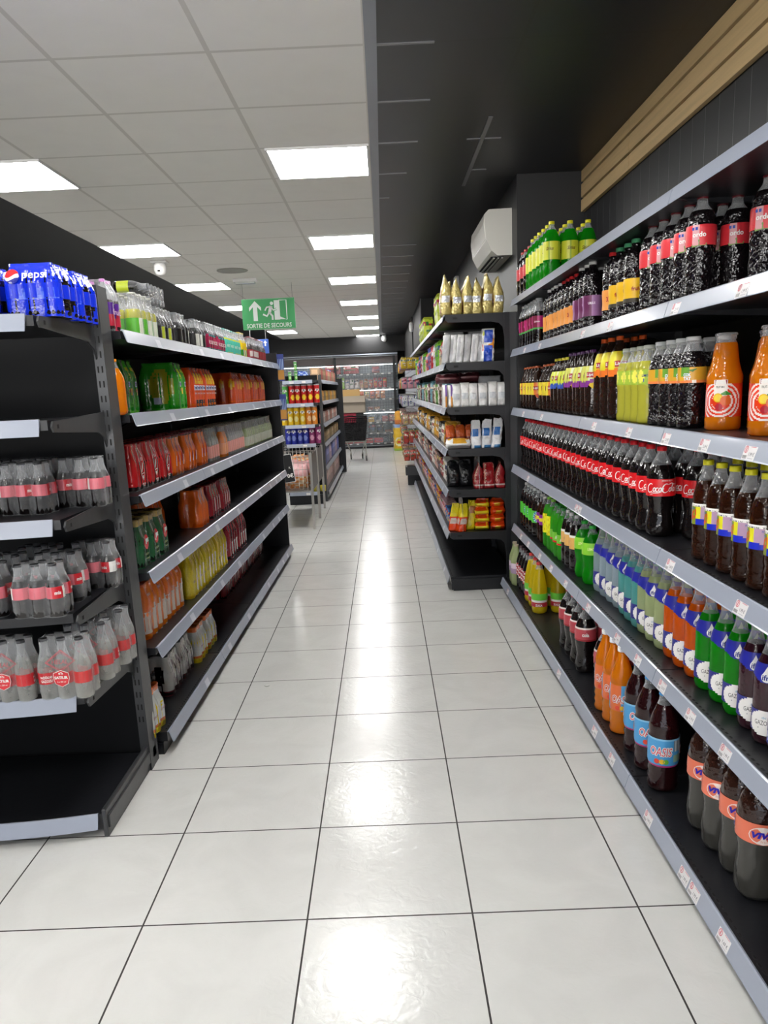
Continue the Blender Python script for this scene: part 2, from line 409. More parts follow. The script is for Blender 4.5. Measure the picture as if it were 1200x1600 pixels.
# right: tall wall unit for drinks.  levels top to bottom
RL = [1.925, 1.615, 1.245, .870, .470, .095]
RX = .862
rtags = [(1, 1.88-0, 0), (1, 2.30, 0), (1, 2.95, 0), (1, 3.35, 0), (1, 4.25, 0), (1, 4.7, 0),
         (2, 1.80, 0), (2, 2.06, 0), (2, 2.34, 0), (2, 2.70, 0), (2, 3.15, 0), (2, 4.2, 0), (2, 4.75, 0),
         (3, 1.80, 0), (3, 2.27, 0), (3, 3.37, 0), (3, 3.42, 0), (3, 4.6, 0),
         (4, 1.84, 0), (4, 2.07, 0), (4, 2.30, 0), (4, 2.54, 0), (4, 2.78, 0), (4, 3.20, 0), (4, 3.62, 0), (4, 3.95, 0), (4, 4.25, 0), (4, 4.6, 0), (4, 4.85, 0),
         (5, 1.62, 0), (5, 1.80, 0), (5, 1.87, 0), (5, 2.16, 0), (5, 2.55, 0), (5, 2.78, 0), (5, 3.4, 0), (5, 4.9, 0)]
shelving('shelving_unit', 'tall black wall shelving full of drink bottles along the right of the aisle', (RX, 0, 0), -1,
         [-.63, .37, 1.37, 2.38, 3.39, 4.40, 5.19], RL, .41, .49, 2.0, tags=rtags)
# left: drinks gondola
LA = -.013
LO = (-.932, 2.86)
LL = [1.648, 1.35, 1.05, .752, .45, .095]
ltags = [(l, y, 1) for l in range(6) for y in (.42+.1*(l % 3), 1.15, 1.62+.1*(l % 2), 2.5, 2.95, 3.25, 3.5)]
shelving('shelving_unit', 'long black gondola with shrink-wrapped drink packs on the left of the aisle', (*LO, 0), 1,
         [.02, .98, 1.94, 2.90, 3.86], LL, .43, .44, 1.74, rz=LA, tags=ltags, endpanel=(False, True))
def LW(xo, yl, z):      # point of the left gondola, xo inwards from the shelf front
    c, s_ = math.cos(LA), math.sin(LA)
    return (LO[0]-xo*c-yl*s_, LO[1]-xo*s_+yl*c, z)
# posters on the far end panel of the gondola
for z, nm in ((1.62, 'upper'), (1.29, 'lower')):
    x, y, _ = LW(-.018, 3.86, 0)
    p = B(); p.box(-.028, .028, -.003, .003, -.11, .11, c=hx('3b4a9a'))
    p.quad((-.026, -.0036, -.10), (.026, -.0036, -.10), (.026, -.0036, -.02), (-.026, -.0036, -.02), c=hx('e8a850'))
    for i in range(4): p.quad((-.024+.013*i, -.0038, -.02), (-.016+.013*i, -.0038, -.02), (-.018+.013*i, -.0038, .07), (-.022+.013*i, -.0038, .07), c=hx('a8c4ea'))
    tag(p.obj('leaflet', M_CARD, None, (x+.01, y, z)), 'narrow blue and orange leaflet at the %s far corner of the left gondola' % nm, 'leaflet', 'leaflets at the gondola end')

# ------------------------------------------------------------------ end unit facing the camera (left)
ER = thing('end_shelving_unit', (-1.46, 2.82, 0), 'black end-of-aisle shelving unit with curved shelf fronts at the left edge', 'shelving')
def arc_front(x):       # local y of the curved front edge at local x (-.5 .. .5)
    return -.505-.055*(1-(x/.5)**2)*1.0-.0
e = B()
e.box(-.5, .5, -.035, -.02, 0, .13)
for i in range(6): e.box(-.5, .5, -.035, -.02, .13+.30*i-.0, min(.13+.30*(i+1), 1.79)-.003)
e.obj('back_panel', M_PANEL, ER)
for x in (-.5, .47):
    u = B(); u.box(x-.0, x+.035, -.07, -.035, 0, 1.79); u.box(x+.001, x+.034, -.035, .03, 0, 1.79)
    z = .2
    while z < 1.75: u.box(x+.007, x+.012, -.0708, -.07, z, z+.022, 1); u.box(x+.021, x+.026, -.0708, -.07, z, z+.022, 1); z += .05
    u.obj('upright', [M_POST, mat('slot_black')], ER)
EL = [1.655, 1.355, 1.055, .757, .485, .075]
NA = 20
for li, z in enumerate(EL):
    base = li == 5; sh = B(); x0, x1 = -.46, .46
    if base: x0, x1 = -.485, .485
    pts = [(x1, -.07), (x0, -.07)]+[(x0+(x1-x0)*i/NA, arc_front(x0+(x1-x0)*i/NA)+(.02 if not base else -.0)) for i in range(NA+1)]
    sh.prism(pts, 'z', z-.03 if not base else z-.055, z)
    o = sh.obj('shelf', [M_SHELF], ER)
    if li != 3:
        rl = B(); xr = x1-.02
        pts = [(-xr+2*xr*i/NA) for i in range(NA+1)]
        prof = [(0, .004), (-.006, .004), (-.020, -.046), (-.017, -.046), (0, 0)]
        n = len(rl.v)
        for x in pts:
            yy = arc_front(x)+(.02 if not base else 0)
            rl.v += [(x, yy+a, z+b) for a, b in prof]
        for i in range(NA):
            for j in range(5):
                k = (j+1) % 5; rl.face((n+i*5+j, n+i*5+k, n+(i+1)*5+k, n+(i+1)*5+j))
        rl.face(range(n, n+5)); rl.face(range(n+NA*5+4, n+NA*5-1, -1))
        rl.obj('price_rail', M_RAIL, o)
    for sx in (-1, 1):
        br = B(); xx = sx*.478
        if not base:
            br.prism([(-.07, z+.012), (-.50, z-.004), (-.512, z-.020), (-.50, z-.036), (-.14, z-.055), (-.09, z-.075), (-.07, z-.11)], 'x', xx-.003, xx+.003)
            br.box(xx-.0036, xx+.0036, -.475, -.463, z-.026, z-.014, 1)
        else:
            br.box(xx+sx*.012-.008, xx+sx*.012+.008, -.53, .02, .0, .10, bev=.003); br.box(xx+sx*.022-.004, xx+sx*.022+.004, -.52, .01, .03, .075, bev=.002)
        br.obj('bracket', [M_POST, mat('slot_black')], o)
B().box(-.45, .45, -.47, -.05, 0, .03).obj('plinth', M_SHELF, ER)

# ------------------------------------------------------------------ bottles
def prof_r(prof, z):
    for a, b in zip(prof, prof[1:]):
        if a[1] <= z <= b[1]:
            t = (z-a[1])/((b[1]-a[1]) or 1); return a[0]+(b[0]-a[0])*t
    return prof[-1][0]
def P(D, h, pts, fill, lobes=.0, neck=.014):
    """pts: (r fraction, z fraction); fill: z fraction up to which it is full (material 0), above it clear (1)"""
    out = []; done = False
    pts = list(pts)
    for i, (r, z) in enumerate(pts):
        if not done and z >= fill and i:
            r0, z0 = pts[i-1]; t = (fill-z0)/((z-z0) or 1); out.append(((r0+(r-r0)*t)*D/2, fill*h, 1)); done = True
            if z == fill: continue
        out.append((r*D/2, z*h, 1 if done else 0, lobes if z < .12 and z > .0 else 0))
    return out
SH = {
 'cola': [(.62, 0), (.9, .015), (1, .06), (.97, .13), (.86, .22), (.82, .28), (.92, .38), (1, .46), (1, .63), (.97, .68), (.8, .77), (.55, .85), (.34, .91), (.31, .93), (.31, .955)],
 'pet': [(.6, 0), (.88, .012), (1, .05), (1, .1), (.96, .12), (1, .14), (1, .3), (.97, .32), (1, .34), (1, .62), (.97, .68), (.82, .77), (.58, .85), (.36, .905), (.31, .93), (.31, .955)],
 'slim': [(.6, 0), (.9, .02), (1, .07), (.98, .25), (1, .45), (1, .6), (.9, .68), (.7, .76), (.5, .83), (.38, .9), (.35, .95), (.35, .96)],
 'viva': [(.6, 0), (.86, .02), (.98, .07), (.98, .2), (.9, .34), (.92, .42), (1, .5), (1, .66), (.98, .72), (.86, .81), (.62, .88), (.36, .925), (.29, .94), (.29, .96)],
 'syrup': [(.8, 0), (1, .012), (1, .1), (.95, .14), (1, .2), (.94, .3), (1, .42), (.98, .5), (1, .52), (1, .68), (.92, .73), (.96, .77), (.7, .84), (.42, .89), (.36, .92), (.36, .955)],
 'ribbed': [(.7, 0), (.95, .015), (1, .05), (.93, .09), (1, .13), (.93, .17), (1, .21), (.93, .26), (1, .3), (1, .55), (.94, .58), (1, .62), (.95, .67), (.78, .76), (.5, .85), (.38, .9), (.36, .955)],
 'carafe': [(.85, 0), (1, .02), (1, .08), (.94, .12), (.94, .42), (1, .46), (1, .68), (.93, .74), (.7, .84), (.5, .9), (.46, .92), (.52, .93), (.52, .96)],
 'jar': [(.88, 0), (1, .02), (1, .12), (.97, .14), (.97, .47), (1, .5), (1, .56), (.88, .62), (.76, .7), (.68, .8), (.62, .88), (.56, .91), (.5, .93), (.56, .94), (.56, .98)],
 'cone': [(.7, 0), (.92, .02), (1, .08), (.94, .2), (.98, .32), (.98, .42), (.9, .55), (.72, .7), (.5, .84), (.36, .91), (.33, .955)],
 'glass': [(.8, 0), (1, .02), (1, .5), (.95, .58), (.7, .7), (.5, .8), (.44, .88), (.46, .9), (.46, .97)],
}
def label_mesh(prof, z0, z1, fn, nu=40, nv=10, extra=None, off=.0009):
    b = B(); n = 0
    for j in range(nv+1):
        z = z0+(z1-z0)*j/nv; r = prof_r(prof, z)+off
        for i in range(nu+1):
            a = 2*PI*(i/nu-.5); b.v.append((r*math.cos(a), r*math.sin(a), z))
    for j in range(nv):
        for i in range(nu):
            c = fn((i+.5)/nu-.5, (j+.5)/nv)
            if c is None: continue
            k = j*(nu+1)+i; b.face((k, k+1, k+nu+2, k+nu+1), 0, c, True)
    R = max(prof_r(prof, z0+(z1-z0)*t) for t in (0, .5, 1))
    if extra:
        def W(a0, zc, o=.0016):
            return lambda x, y: ((prof_r(prof, zc+y)+o)*math.cos(a0+x/R), (prof_r(prof, zc+y)+o)*math.sin(a0+x/R), zc+y)
        extra(b, W, R)
    return b.mesh('label', [M_LABEL])
def cap_mesh(prof, h, c, r=None, metal=False):
    r = r or prof[-1][0]*1.12; z = prof[-1][1]-.002
    n = 20; b = B()
    b.lathe([(r, z, 0), (r, z+.002, 0), (r*.985, z+.003, 0), (r*.985, h-.002, 0), (r*.9, h, 0)], 16)
    return b.mesh('cap', [cap_mat(c)])
KIND = {}
def kind(key, name, cat, shape, D, h, liquids, cap, lab=None, fill=.84, lobes=.0, nu=40, nv=10, extra=None, lab2=None, extra2=None, capr=None):
    prof = P(D, h, SH[shape], fill, lobes)
    body = B().lathe(prof, 20).mesh('bottle_body', [liquids[0], liquids[1] if len(liquids) > 1 else M_CLEAR])
    d = dict(name=name, cat=cat, D=D, h=h, prof=prof, parts=[('bottle_body', body), ('cap', cap_mesh(prof, h, cap, capr))])
    if lab: d['parts'].append(('label', label_mesh(prof, lab[0]*h, lab[1]*h, lab[2], nu, nv, extra)))
    if lab2: d['parts'].append(('neck_label', label_mesh(prof, lab2[0]*h, lab2[1]*h, lab2[2], nu, nv, extra2)))
    KIND[key] = d; return d
def put(key, x, y, z, label, group=None, rz=None):
    d = KIND[key]
    if rz is None: rz = math.atan2(-y, -x)+random.uniform(-.28, .28)
    t = thing(d['name'], (x, y, z), label, d['cat'], group, rz)
    for n, me in d['parts']: inst(n, me, t)
    return t
def band(*st):         # horizontal colour stops: (v_top, colour)
    def f(u, v):
        for a, c in st:
            if v <= a: return c
        return st[-1][1]
    return f
# cola script wordmark, drawn as ribbons
def script_cola(b, fn, w_, c=WHITE):
    def arc(cx, cy, rx, ry, a0, a1, n=12, thick=None):
        return [(cx+rx*math.cos(math.radians(a0+(a1-a0)*i/n)), cy+ry*math.sin(math.radians(a0+(a1-a0)*i/n)), (thick or (lambda t: 1))(i/n)) for i in range(n+1)]
    k = w_; th = lambda t: .55+.75*math.sin(PI*t)
    st = []
    for o in (0, .52):
        st.append(arc(-.40+o, .0, .105, .15, 55, 320, 14, th))
    def o_(x): st.append(arc(x, -.05, .04, .065, 0, 360, 12, lambda t: 1))
    o_(-.245); st.append(arc(-.15, -.05, .045, .065, 50, 320, 10)); o_(-.055)
    st.append([(-.015, .01, 1), (-.012, -.08, 1), (.01, -.11, 1), (.04, -.06, .6)])
    st.append([(.03, -.02, 1), (.065, -.01, 1)])
    o_(.275); st.append([(.325, -.04, .7), (.365, .15, 1), (.345, .17, .8), (.33, .05, 1), (.34, -.09, 1), (.37, -.1, .7)]); o_(.42)
    st.append([(.46, .01, 1), (.462, -.09, 1), (.49, -.11, .8)])
    st.append([(-.36, -.14, .4), (-.25, -.17, .9), (-.1, -.155, 1), (.0, -.13, .5)])
    st.append([(.2, .13, .5), (.3, .17, 1), (.42, .12, .7), (.5, .14, .3)])
    for s_ in st: b.stroke([(p[0]*k+p[1]*k*.18, p[1]*k, p[2]) for p in s_], .032*k, fn, c=c)
REDL = hx('dc1a22')
def ex_cola(b, W, R):
    for a0 in (0, PI):
        script_cola(b, W(a0, .168, .0018), .098)
        b.text('ORIGINAL TASTE', W(a0+.35, .193), w=.036, h=.0042, bold=.01)
        b.text('1,5L', W(a0-.75, .147), w=.012, h=.005, bold=.01)
kind('cola', 'cola_bottle', 'bottle', 'cola', .094, .305, [L_COLA], hx('e0202a'), (.46, .65, lambda u, v: REDL), .8, .06, 40, 4, ex_cola)
# amber energy drink
def f_en(u, v):
    w_ = abs(u)
    if v > .86: return WHITE
    a = (u*4) % 1.0
    if v < .28 and v < .28-.25*(abs(a-.5)*2-.6) and a > .3: return hx('1a2cc0')
    if a < .32: return hx('8a9a2a')
    if a < .62: return hx('e6e02a')
    return hx('b898b4')
def ex_en(b, W, R):
    for a0 in (-1.3, .2, 1.8):
        b.stroke([(-.008, -.016, .3), (.0, -.006, 1.5), (.004, .004, 1.6), (.010, .016, .3)], .011, W(a0, .134), c=hx('d8421c'))
        b.text('V I T A M I N', W(a0+.3, .160, .0014), w=.05, h=.0042, c=hx('303040'), bold=.02)
        b.text('POWER', W(a0-.1, .151, .0018), w=.02, h=.0055, c=hx('3c60b0'), bold=.02)
kind('energy', 'energy_drink_bottle', 'bottle', 'ribbed', .078, .292, [L_AMBER], hx('e0d820'), (.36, .57, f_en), .80, .0, 48, 14, ex_en, capr=.0155)
# orange juice in a wide-neck bottle with rings
def f_dim(u, v):
    x = (u)*.31; z = (v-.47)*.105
    r = math.hypot(x+.012, z)
    if abs(u) < .31 and r < .062 and (r/.0125) % 1 > .5 and r > .024: return hx('f4e8e2')
    return hx('ea3c10') if abs(u) > .02 or True else RED
def ex_dim(b, W, R):
    f0 = W(0, .098, .0012); f1 = W(0, .098, .0022)
    def disc(cx, cy, r, c, fn=f1, n=14): 
        k = len(b.v); b.v.append(fn(cx, cy)); b.v += [fn(cx+r*math.cos(2*PI*i/n), cy+r*math.sin(2*PI*i/n)) for i in range(n)]
        for i in range(n): b.face((k, k+1+i, k+1+(i+1) % n), 0, c)
    for i in range(4): b.quad(f0(-.028+.009*i, -.008), f0(-.019+.009*i, -.008), f0(-.019+.009*i, .044), f0(-.028+.009*i, .044), c=hx('f6eee6'))
    disc(-.016, -.006, .013, hx('f2c018')); disc(-.016, -.006, .010, hx('f8d94a'), W(0, .098, .0028)); disc(.004, -.014, .014, hx('e0641c'), W(0, .098, .003)); disc(-.013, -.032, .010, hx('b81c30'))
    b.stroke([(-.008, .004, .4), (.004, .007, 1.4), (.018, .003, .3)], .009, W(0, .098, .0034), c=hx('3c8a2c'))
    b.quad(f1(-.025, .031), f1(.006, .031), f1(.006, .043), f1(-.025, .043), c=hx('9c1830'))
    b.text('DIMES', W(-.22, .135, .003), w=.026, h=.0085, bold=.02)
    b.text('FRUIT MIX', W(-.22, .122, .0026), w=.022, h=.006, c=hx('404030'), bold=.01)
kind('dimes', 'juice_bottle', 'bottle', 'jar', .098, .272, [L_ORANGE], hx('d4d4d0'), (.14, .48, f_dim), .90, .0, 96, 36, ex_dim)
for q in KIND['dimes']['parts'][1:2]: q[1].materials[0] = M_CLEAR
# dark carafes with an orange and yellow label
def f_tat(u, v):
    if v < .16: return hx('e8854a')
    if (u*3 % 1) > .68 and v > .45: return hx('6aa03a')
    return hx('d9a42e')
def ex_tat(b, W, R):
    for a0 in (-2.1, 0, 2.1):
        b.text('COK', W(a0-.15, .160), w=.022, h=.010, c=hx('e8eefc'), bold=.05); b.text('TAT', W(a0-.15, .149), w=.022, h=.010, c=hx('e8eefc'), bold=.05)
        b.stroke([(.008, -.006, 1), (.02, -.006, 1)], .009, W(a0, .146), c=hx('f0e6d8'))
        b.stroke([(-.004, .014, .3), (.008, .012, 1.3), (.02, .017, .3)], .006, W(a0, .16, .0018), c=hx('3f7a2a'))
kind('tat', 'juice_bottle', 'bottle', 'carafe', .082, .272, [L_SYRUP], hx('c6c8c8'), (.50, .67, f_tat), .84, .0, 48, 12, ex_tat, capr=.0225)
def ex_lem(b, W, R):
    for a0 in (-2.1, 0, 2.1): 
        b.text('LIMON', W(a0, .165), w=.03, h=.009, c=hx('203a80'), bold=.03); b.stroke([(-.01, -.006, 1), (.012, -.006, 1)], .012, W(a0, .155), c=hx('3a52a0'))
kind('lemon', 'lemonade_bottle', 'bottle', 'carafe', .08, .268, [L_LEMON], hx('b8bcb0'), (.50, .69, lambda u, v: hx('f0ea62') if ((u*6) % 1-.5)**2*4+(v-.55)**2*3 < .5 else hx('a8c440')), .80, .0, 48, 10, ex_lem, capr=.0215)
# iced teas
def f_lip(body, low, dark):
    def f(u, v):
        t = (u*3) % 1
        if v < .30+.25*abs(t-.5): return low if v > .06+.2*abs(t-.5) else None
        if v > .86 and t < .3: return hx('b8cc3c')
        return body if t < .72 else dark
    return f
def ex_lip(c2, zc=.215):
    def f(b, W, R):
        for a0 in (-2.1, 0, 2.1):
            fn = W(a0, zc, .0028)
            b.stroke([(-.027+.009*q, .001*math.sin(q), 1) for q in range(7)], .023, fn, c=hx('b01c2c'))
            b.text('Lipton', W(a0, zc, .0048), w=.048, h=.016, bold=.03)
            b.stroke([(-.012, -.004, .6), (.0, -.012, 1.4), (.012, .0, .6)], .018, W(a0, zc-.035, .003), c=c2)
    return f
kind('tea_peach', 'iced_tea_bottle', 'bottle', 'pet', .088, .322, [L_TEA, L_TEA], hx('c4501c'), (.5, .82, f_lip(hx('e6dc2c'), hx('f07a28'), hx('dfc430'))), .9, .04, 48, 16, ex_lip(hx('ee8a20')))
kind('tea_purple', 'iced_tea_bottle', 'bottle', 'slim', .076, .288, [L_TEA, L_TEA], hx('50285c'), (.42, .76, f_lip(hx('d8d860'), hx('8a3a98'), hx('e2e8c0'))), .9, .04, 48, 14, ex_lip(hx('e8c830'), .18))
kind('tea_lemon', 'iced_tea_bottle', 'bottle', 'slim', .076, .275, [L_TEA, L_TEA], hx('d8cc28'), (.42, .76, f_lip(hx('d2dc3c'), hx('3a5cc0'), hx('e8ecb0'))), .9, .04, 48, 14, ex_lip(hx('e8e038'), .175))
kind('tea_amber', 'iced_tea_bottle', 'bottle', 'slim', .082, .255, [L_TEA, L_TEA], hx('b05428'), (.34, .62, lambda u, v: hx('e8d23a') if (u*4) % 1 < .6 else hx('e48038')), .9, .04, 40, 8, ex_lip(hx('d05020'), .125))
# syrups and dark juices on the upper shelves
def word(t, z, w_, h, c=WHITE, k=3, sh=0.):
    def f(b, W, R):
        for i in range(k): b.text(t, W(2*PI*i/k, z, .0026), w=w_, h=h, c=c, bold=.03, shear=sh)
    return f
def ex_ordo(b, W, R):
    for i in range(3):
        a0 = 2*PI*i/3
        b.text('ordo', W(a0, .178), w=.036, h=.014, bold=.03)
        b.stroke([(-.008, 0, 1), (.008, 0, 1)], .008, W(a0-.3, .194), c=hx('2a4aa8'))
        b.stroke([(-.02, -.01, .6), (0, -.002, 1.4), (.02, -.008, .5)], .012, W(a0, .158, .0014), c=hx('7a9a50'))
kind('grenadine', 'syrup_bottle', 'bottle', 'syrup', .082, .292, [L_SYRUP], hx('5c1820'), (.51, .70, lambda u, v: hx('dca4a8') if (u*3) % 1 > .8 else hx('d8323c')), .84, .0, 40, 8, ex_ordo)
kind('gcap', 'syrup_bottle', 'bottle', 'syrup', .08, .272, [L_SYRUP, L_SYRUP], hx('4a9a6c'), (.2, .5, lambda u, v: hx('e8b820') if v > .12 else hx('2c2410')), .84, .0, 32, 6, word('fruit', .1, .03, .014, hx('a02820')))
kind('rcap', 'syrup_bottle', 'bottle', 'syrup', .08, .272, [L_SYRUP, L_SYRUP], hx('c8282c'), (.2, .48, lambda u, v: hx('eea050')), .84, .0, 32, 6, word('3X3', .095, .034, .018, hx('b03038')))
kind('wcap', 'syrup_bottle', 'bottle', 'syrup', .08, .272, [L_SYRUP, L_SYRUP], hx('e4e4e2'), (.2, .48, lambda u, v: hx('eea050')), .84, .0, 32, 6, word('3X3', .095, .034, .018, hx('b03038')))
kind('pcap', 'syrup_bottle', 'bottle', 'syrup', .084, .285, [L_SYRUP, L_SYRUP], hx('e8e8e6'), (.2, .5, lambda u, v: hx('a878a8') if (u*3) % 1 < .55 else hx('6c2a58')), .84, .0, 32, 6, word('URSUS', .11, .03, .01, hx('f0e0f0')))
kind('pink', 'juice_bottle', 'bottle', 'carafe', .08, .262, [L_COLA], hx('c2c4c6'), (.34, .62, lambda u, v: hx('4aa84a') if v < .12 else (hx('c02c78') if (u*3) % 1 < .6 else hx('7a1a3c'))), .72, .0, 36, 8, word('Juliette', .13, .034, .012, hx('f4d0e0')), capr=.02)
kind('lemonlime', 'soda_bottle', 'bottle', 'pet', .09, .305, [L_GREEN], hx('e2da24'), (.36, .66, lambda u, v: hx('d8dc3c') if (u*5) % 1 < .85 else hx('9ab82c')), .86, .05, 40, 6, word('Sirius', .165, .04, .018, hx('7a6a18'), 3, .3))
kind('redcapdark', 'soda_bottle', 'bottle', 'pet', .084, .275, [L_COLA], hx('b0403c'), (.38, .62, lambda u, v: hx('c83c40')), .82, .05, 32, 5, word('Tiffy', .138, .034, .016, WHITE, 3, .3))
# fizzy fruit drinks with neck collar and oval label
def ifri(key, L_, fruit, desc_c):
    def fl(u, v):
        t = (u*2+.5) % 1-.5
        e = (t/.34)**2+((v-.5)/.5)**2
        return WHITE if e < 1 else (hx('2a2e86') if v > .12 else None)
    def fn(u, v):
        t = (u*2+.5) % 1-.5
        return hx('23289a') if v > .45*math.cos(t*2*PI)**2*.0+(.34 if abs(t) > .28 else .05+.25*(abs(t)/.28)**2) else None
    def e1(b, W, R):
        for a0 in (0, PI):
            b.text('GAZOUZ', W(a0, .064, .0014), w=.046, h=.012, c=hx('202028'), bold=-.0)
            b.text('ifri', W(a0, .078), w=.010, h=.006, c=hx('6aa4c0'))
            b.stroke([(-.014, 0, 1), (.014, 0, 1)], .003, W(a0, .050), c=hx('9a9aa0'))
            for j in range(2):
                g = W(a0+.95, .052, .0022); k = len(b.v); r = .009-.003*j; b.v.append(g(0, 0)); b.v += [g(r*math.cos(2*PI*i/10), r*math.sin(2*PI*i/10)) for i in range(10)]
                for i in range(10): b.face((k, k+1+i, k+1+(i+1) % 10), 0, fruit if j == 0 else tuple(min(1, q*1.5+.1) for q in fruit))
            b.stroke([(-.012, 0, 1), (.012, 0, 1)], .007, W(a0+.95, .038, .0014), c=hx('6ab04a'))
    def e2(b, W, R):
        for a0 in (0, PI):
            g = W(a0, .188, .0022); pts = [(.013*math.sin(2*PI*i/16), -.002-.013*math.cos(2*PI*i/16)) for i in range(16)]; pts[8] = (0, .026); pts[7] = (.006, .013); pts[9] = (-.006, .013)
            k = len(b.v); b.v.append(g(0, 0)); b.v += [g(*p) for p in pts]
            for i in range(16): b.face((k, k+1+i, k+1+(i+1) % 16), 0, WHITE)
            b.text('ifri', W(a0, .186, .0036), w=.019, h=.014, c=hx('1c2a80'), bold=.02)
            k = len(b.v); g = W(a0+.75, .196, .002); b.v.append(g(0, 0)); b.v += [g(.006*math.cos(2*PI*i/8), .008*math.sin(2*PI*i/8)) for i in range(8)]
            for i in range(8): b.face((k, k+1+i, k+1+(i+1) % 8), 0, fruit)
    return kind(key, 'fizzy_drink_bottle', 'bottle', 'slim', .078, .30, [L_], hx('3a4ab0'), (.10, .32, fl), .80, .07, 64, 16, e1, (.56, .73, fn), e2)
ifri('if_purple', L_PURPLE, hx('a83048'), '')
ifri('if_green', L_GREEN, hx('e6e040'), '')
ifri('if_orange', L_FORANGE, hx('f0a040'), '')
ifri('if_pale', L_PALE, hx('f0b070'), '')
ifri('if_teal', L_TEAL, hx('e8e048'), '')
ifri('if_water', L_WATER, hx('d8e8a0'), '')
# assorted second-shelf sodas
kind('limegreen', 'soda_bottle', 'bottle', 'cola', .094, .275, [L_GREEN], hx('28a838'), (.52, .72, lambda u, v: hx('8ed83a')), .86, .07, 32, 5, word('LEMON', .172, .04, .014, hx('e8f8a0')))
kind('peachdark', 'soda_bottle', 'bottle', 'pet', .072, .285, [L_COLA], hx('d8d8d4'), (.42, .66, lambda u, v: hx('e8b468') if v < .8 else WHITE), .84, .05, 32, 6, word('Go', .155, .026, .018, hx('2c3c98')))
kind('redlime', 'soda_bottle', 'bottle', 'pet', .074, .28, [L_LIME], hx('2c8a3c'), (.3, .5, lambda u, v: hx('78c838') if v > .2 else RED), .86, .05, 32, 6, word('Roll', .112, .034, .018, hx('f4f0ee'), 3, .3))
kind('yellowtag', 'soda_bottle', 'bottle', 'pet', .078, .29, [L_LIME], hx('70b030'), (.3, .68, lambda u, v: hx('e8e428') if (u*7+v*5) % 1 < .8 else hx('c8b818')), .86, .05, 32, 8, word('fresh', .14, .034, .016, hx('6a7a20')))
kind('ambertag', 'soda_bottle', 'bottle', 'slim', .07, .28, [L_AMBER], hx('d8d8d4'), (.4, .62, lambda u, v: hx('8a2a94') if abs(v-.5) > .2 else hx('e8d838')), .84, .05, 32, 6, word('CITRON', .144, .03, .01, hx('7a2080')))
def f_star(u, v):
    t = (u*2+.5) % 1-.5; x = t*.14; z = (v-.5)*.075; r = math.hypot(x, z); a = math.atan2(z, x)
    if r < .020: return hx('ece83c')
    if r < .036: return hx('2c78b8') if (a*14/(2*PI)) % 1 < .5 else hx('b8e8e0')
    return hx('52c83c')
kind('starburst', 'soda_bottle', 'bottle', 'pet', .092, .29, [L_COLA], hx('d8d8d8'), (.32, .58, f_star), .84, .05, 80, 18, word('Pulcolu', .13, .045, .014, hx('c0284c'), 2, .2))
# bottom shelf
def ex_viva(b, W, R):
    for a0 in (0, 2.1, 4.2):
        g = W(a0, .192, .0014)
        k = len(b.v); b.v.append(g(0, 0)); b.v += [g(.034*math.cos(2*PI*i/16), .024*math.sin(2*PI*i/16)) for i in range(16)]
        for i in range(16): b.face((k, k+1+i, k+1+(i+1) % 16), 0, hx('f4e4dc'))
        b.text('VIVA', W(a0, .194, .0030), w=.054, h=.017, c=hx('2418b0'), bold=.06, shear=.25)
        b.text('fruits', W(a0+.1, .178, .0026), w=.024, h=.006, c=hx('d89878'))
kind('viva', 'cola_bottle', 'bottle', 'viva', .108, .335, [L_VIVA, L_VIVAT], hx('2850b0'), (.5, .665, lambda u, v: hx('e8785a')), .5, .05, 48, 6, ex_viva)
def ex_oas(c1, c2, z=.13):
    def f(b, W, R):
        for a0 in (-2.1, 0, 2.1):
            b.text('OASIS', W(a0, z+.012, .0022), w=.072, h=.034, c=c1, bold=.08, shear=.15)
            b.text('OASIS', W(a0, z+.012, .0034), w=.066, h=.028, c=c2, bold=.0, shear=.15)
            for q, cc in ((-.012, hx('e84830')), (.004, hx('f0c030')), (.016, hx('68b040'))):
                g = W(a0, z-.022, .0016); k = len(b.v); b.v.append(g(q, 0)); b.v += [g(q+.009*math.cos(2*PI*i/8), .009*math.sin(2*PI*i/8)) for i in range(8)]
                for i in range(8): b.face((k, k+1+i, k+1+(i+1) % 8), 0, cc)
    return f
def f_oas(u, v):
    if v < .05: return hx('c02878')
    if .28 < (u*2) % 1 < .46 and .55 < v < .92: return hx('d4d8dc') if int(u*160) % 2 else hx('8a9098')
    if .25 < (u*2) % 1 < .5 and .2 < v < .42: return hx('9ab89c')
    return hx('4ea2dc') if v < .93 else hx('8cc8ec')
kind('oasis_blue', 'fruit_drink_bottle', 'bottle', 'ribbed', .096, .336, [L_GRENAD], hx('3c9ae0'), (.26, .55, f_oas), .86, .0, 60, 16, ex_oas(WHITE, hx('e0405c')), capr=.019)
kind('oasis_orange', 'fruit_drink_bottle', 'bottle', 'ribbed', .086, .336, [L_ORANGE, L_ORANGE], hx('e8e8e8'), (.28, .58, lambda u, v: hx('e8743c') if (u*3) % 1 > .45 else hx('5aa8dc')), .86, .0, 48, 12, ex_oas(WHITE, hx('d03c34')), capr=.019)
kind('cola_red', 'cola_bottle', 'bottle', 'cola', .096, .31, [L_COLA], hx('c42c34'), (.5, .7, lambda u, v: hx('e8dcd8') if v > .9 else (hx('c04a54') if v > .1 else hx('a02830'))), .82, .07, 36, 8, word('cola', .186, .03, .018, WHITE, 3))
kind('lemonred', 'lemonade_bottle', 'bottle', 'cone', .094, .30, [L_YELLOW], hx('c83834'), (.14, .40, lambda u, v: hx('6cc83c') if v > .5 else (hx('f0ece8') if v > .36 else hx('b83038'))), .86, .05, 40, 12, word('ZUCA', .052, .04, .012, WHITE, 3))
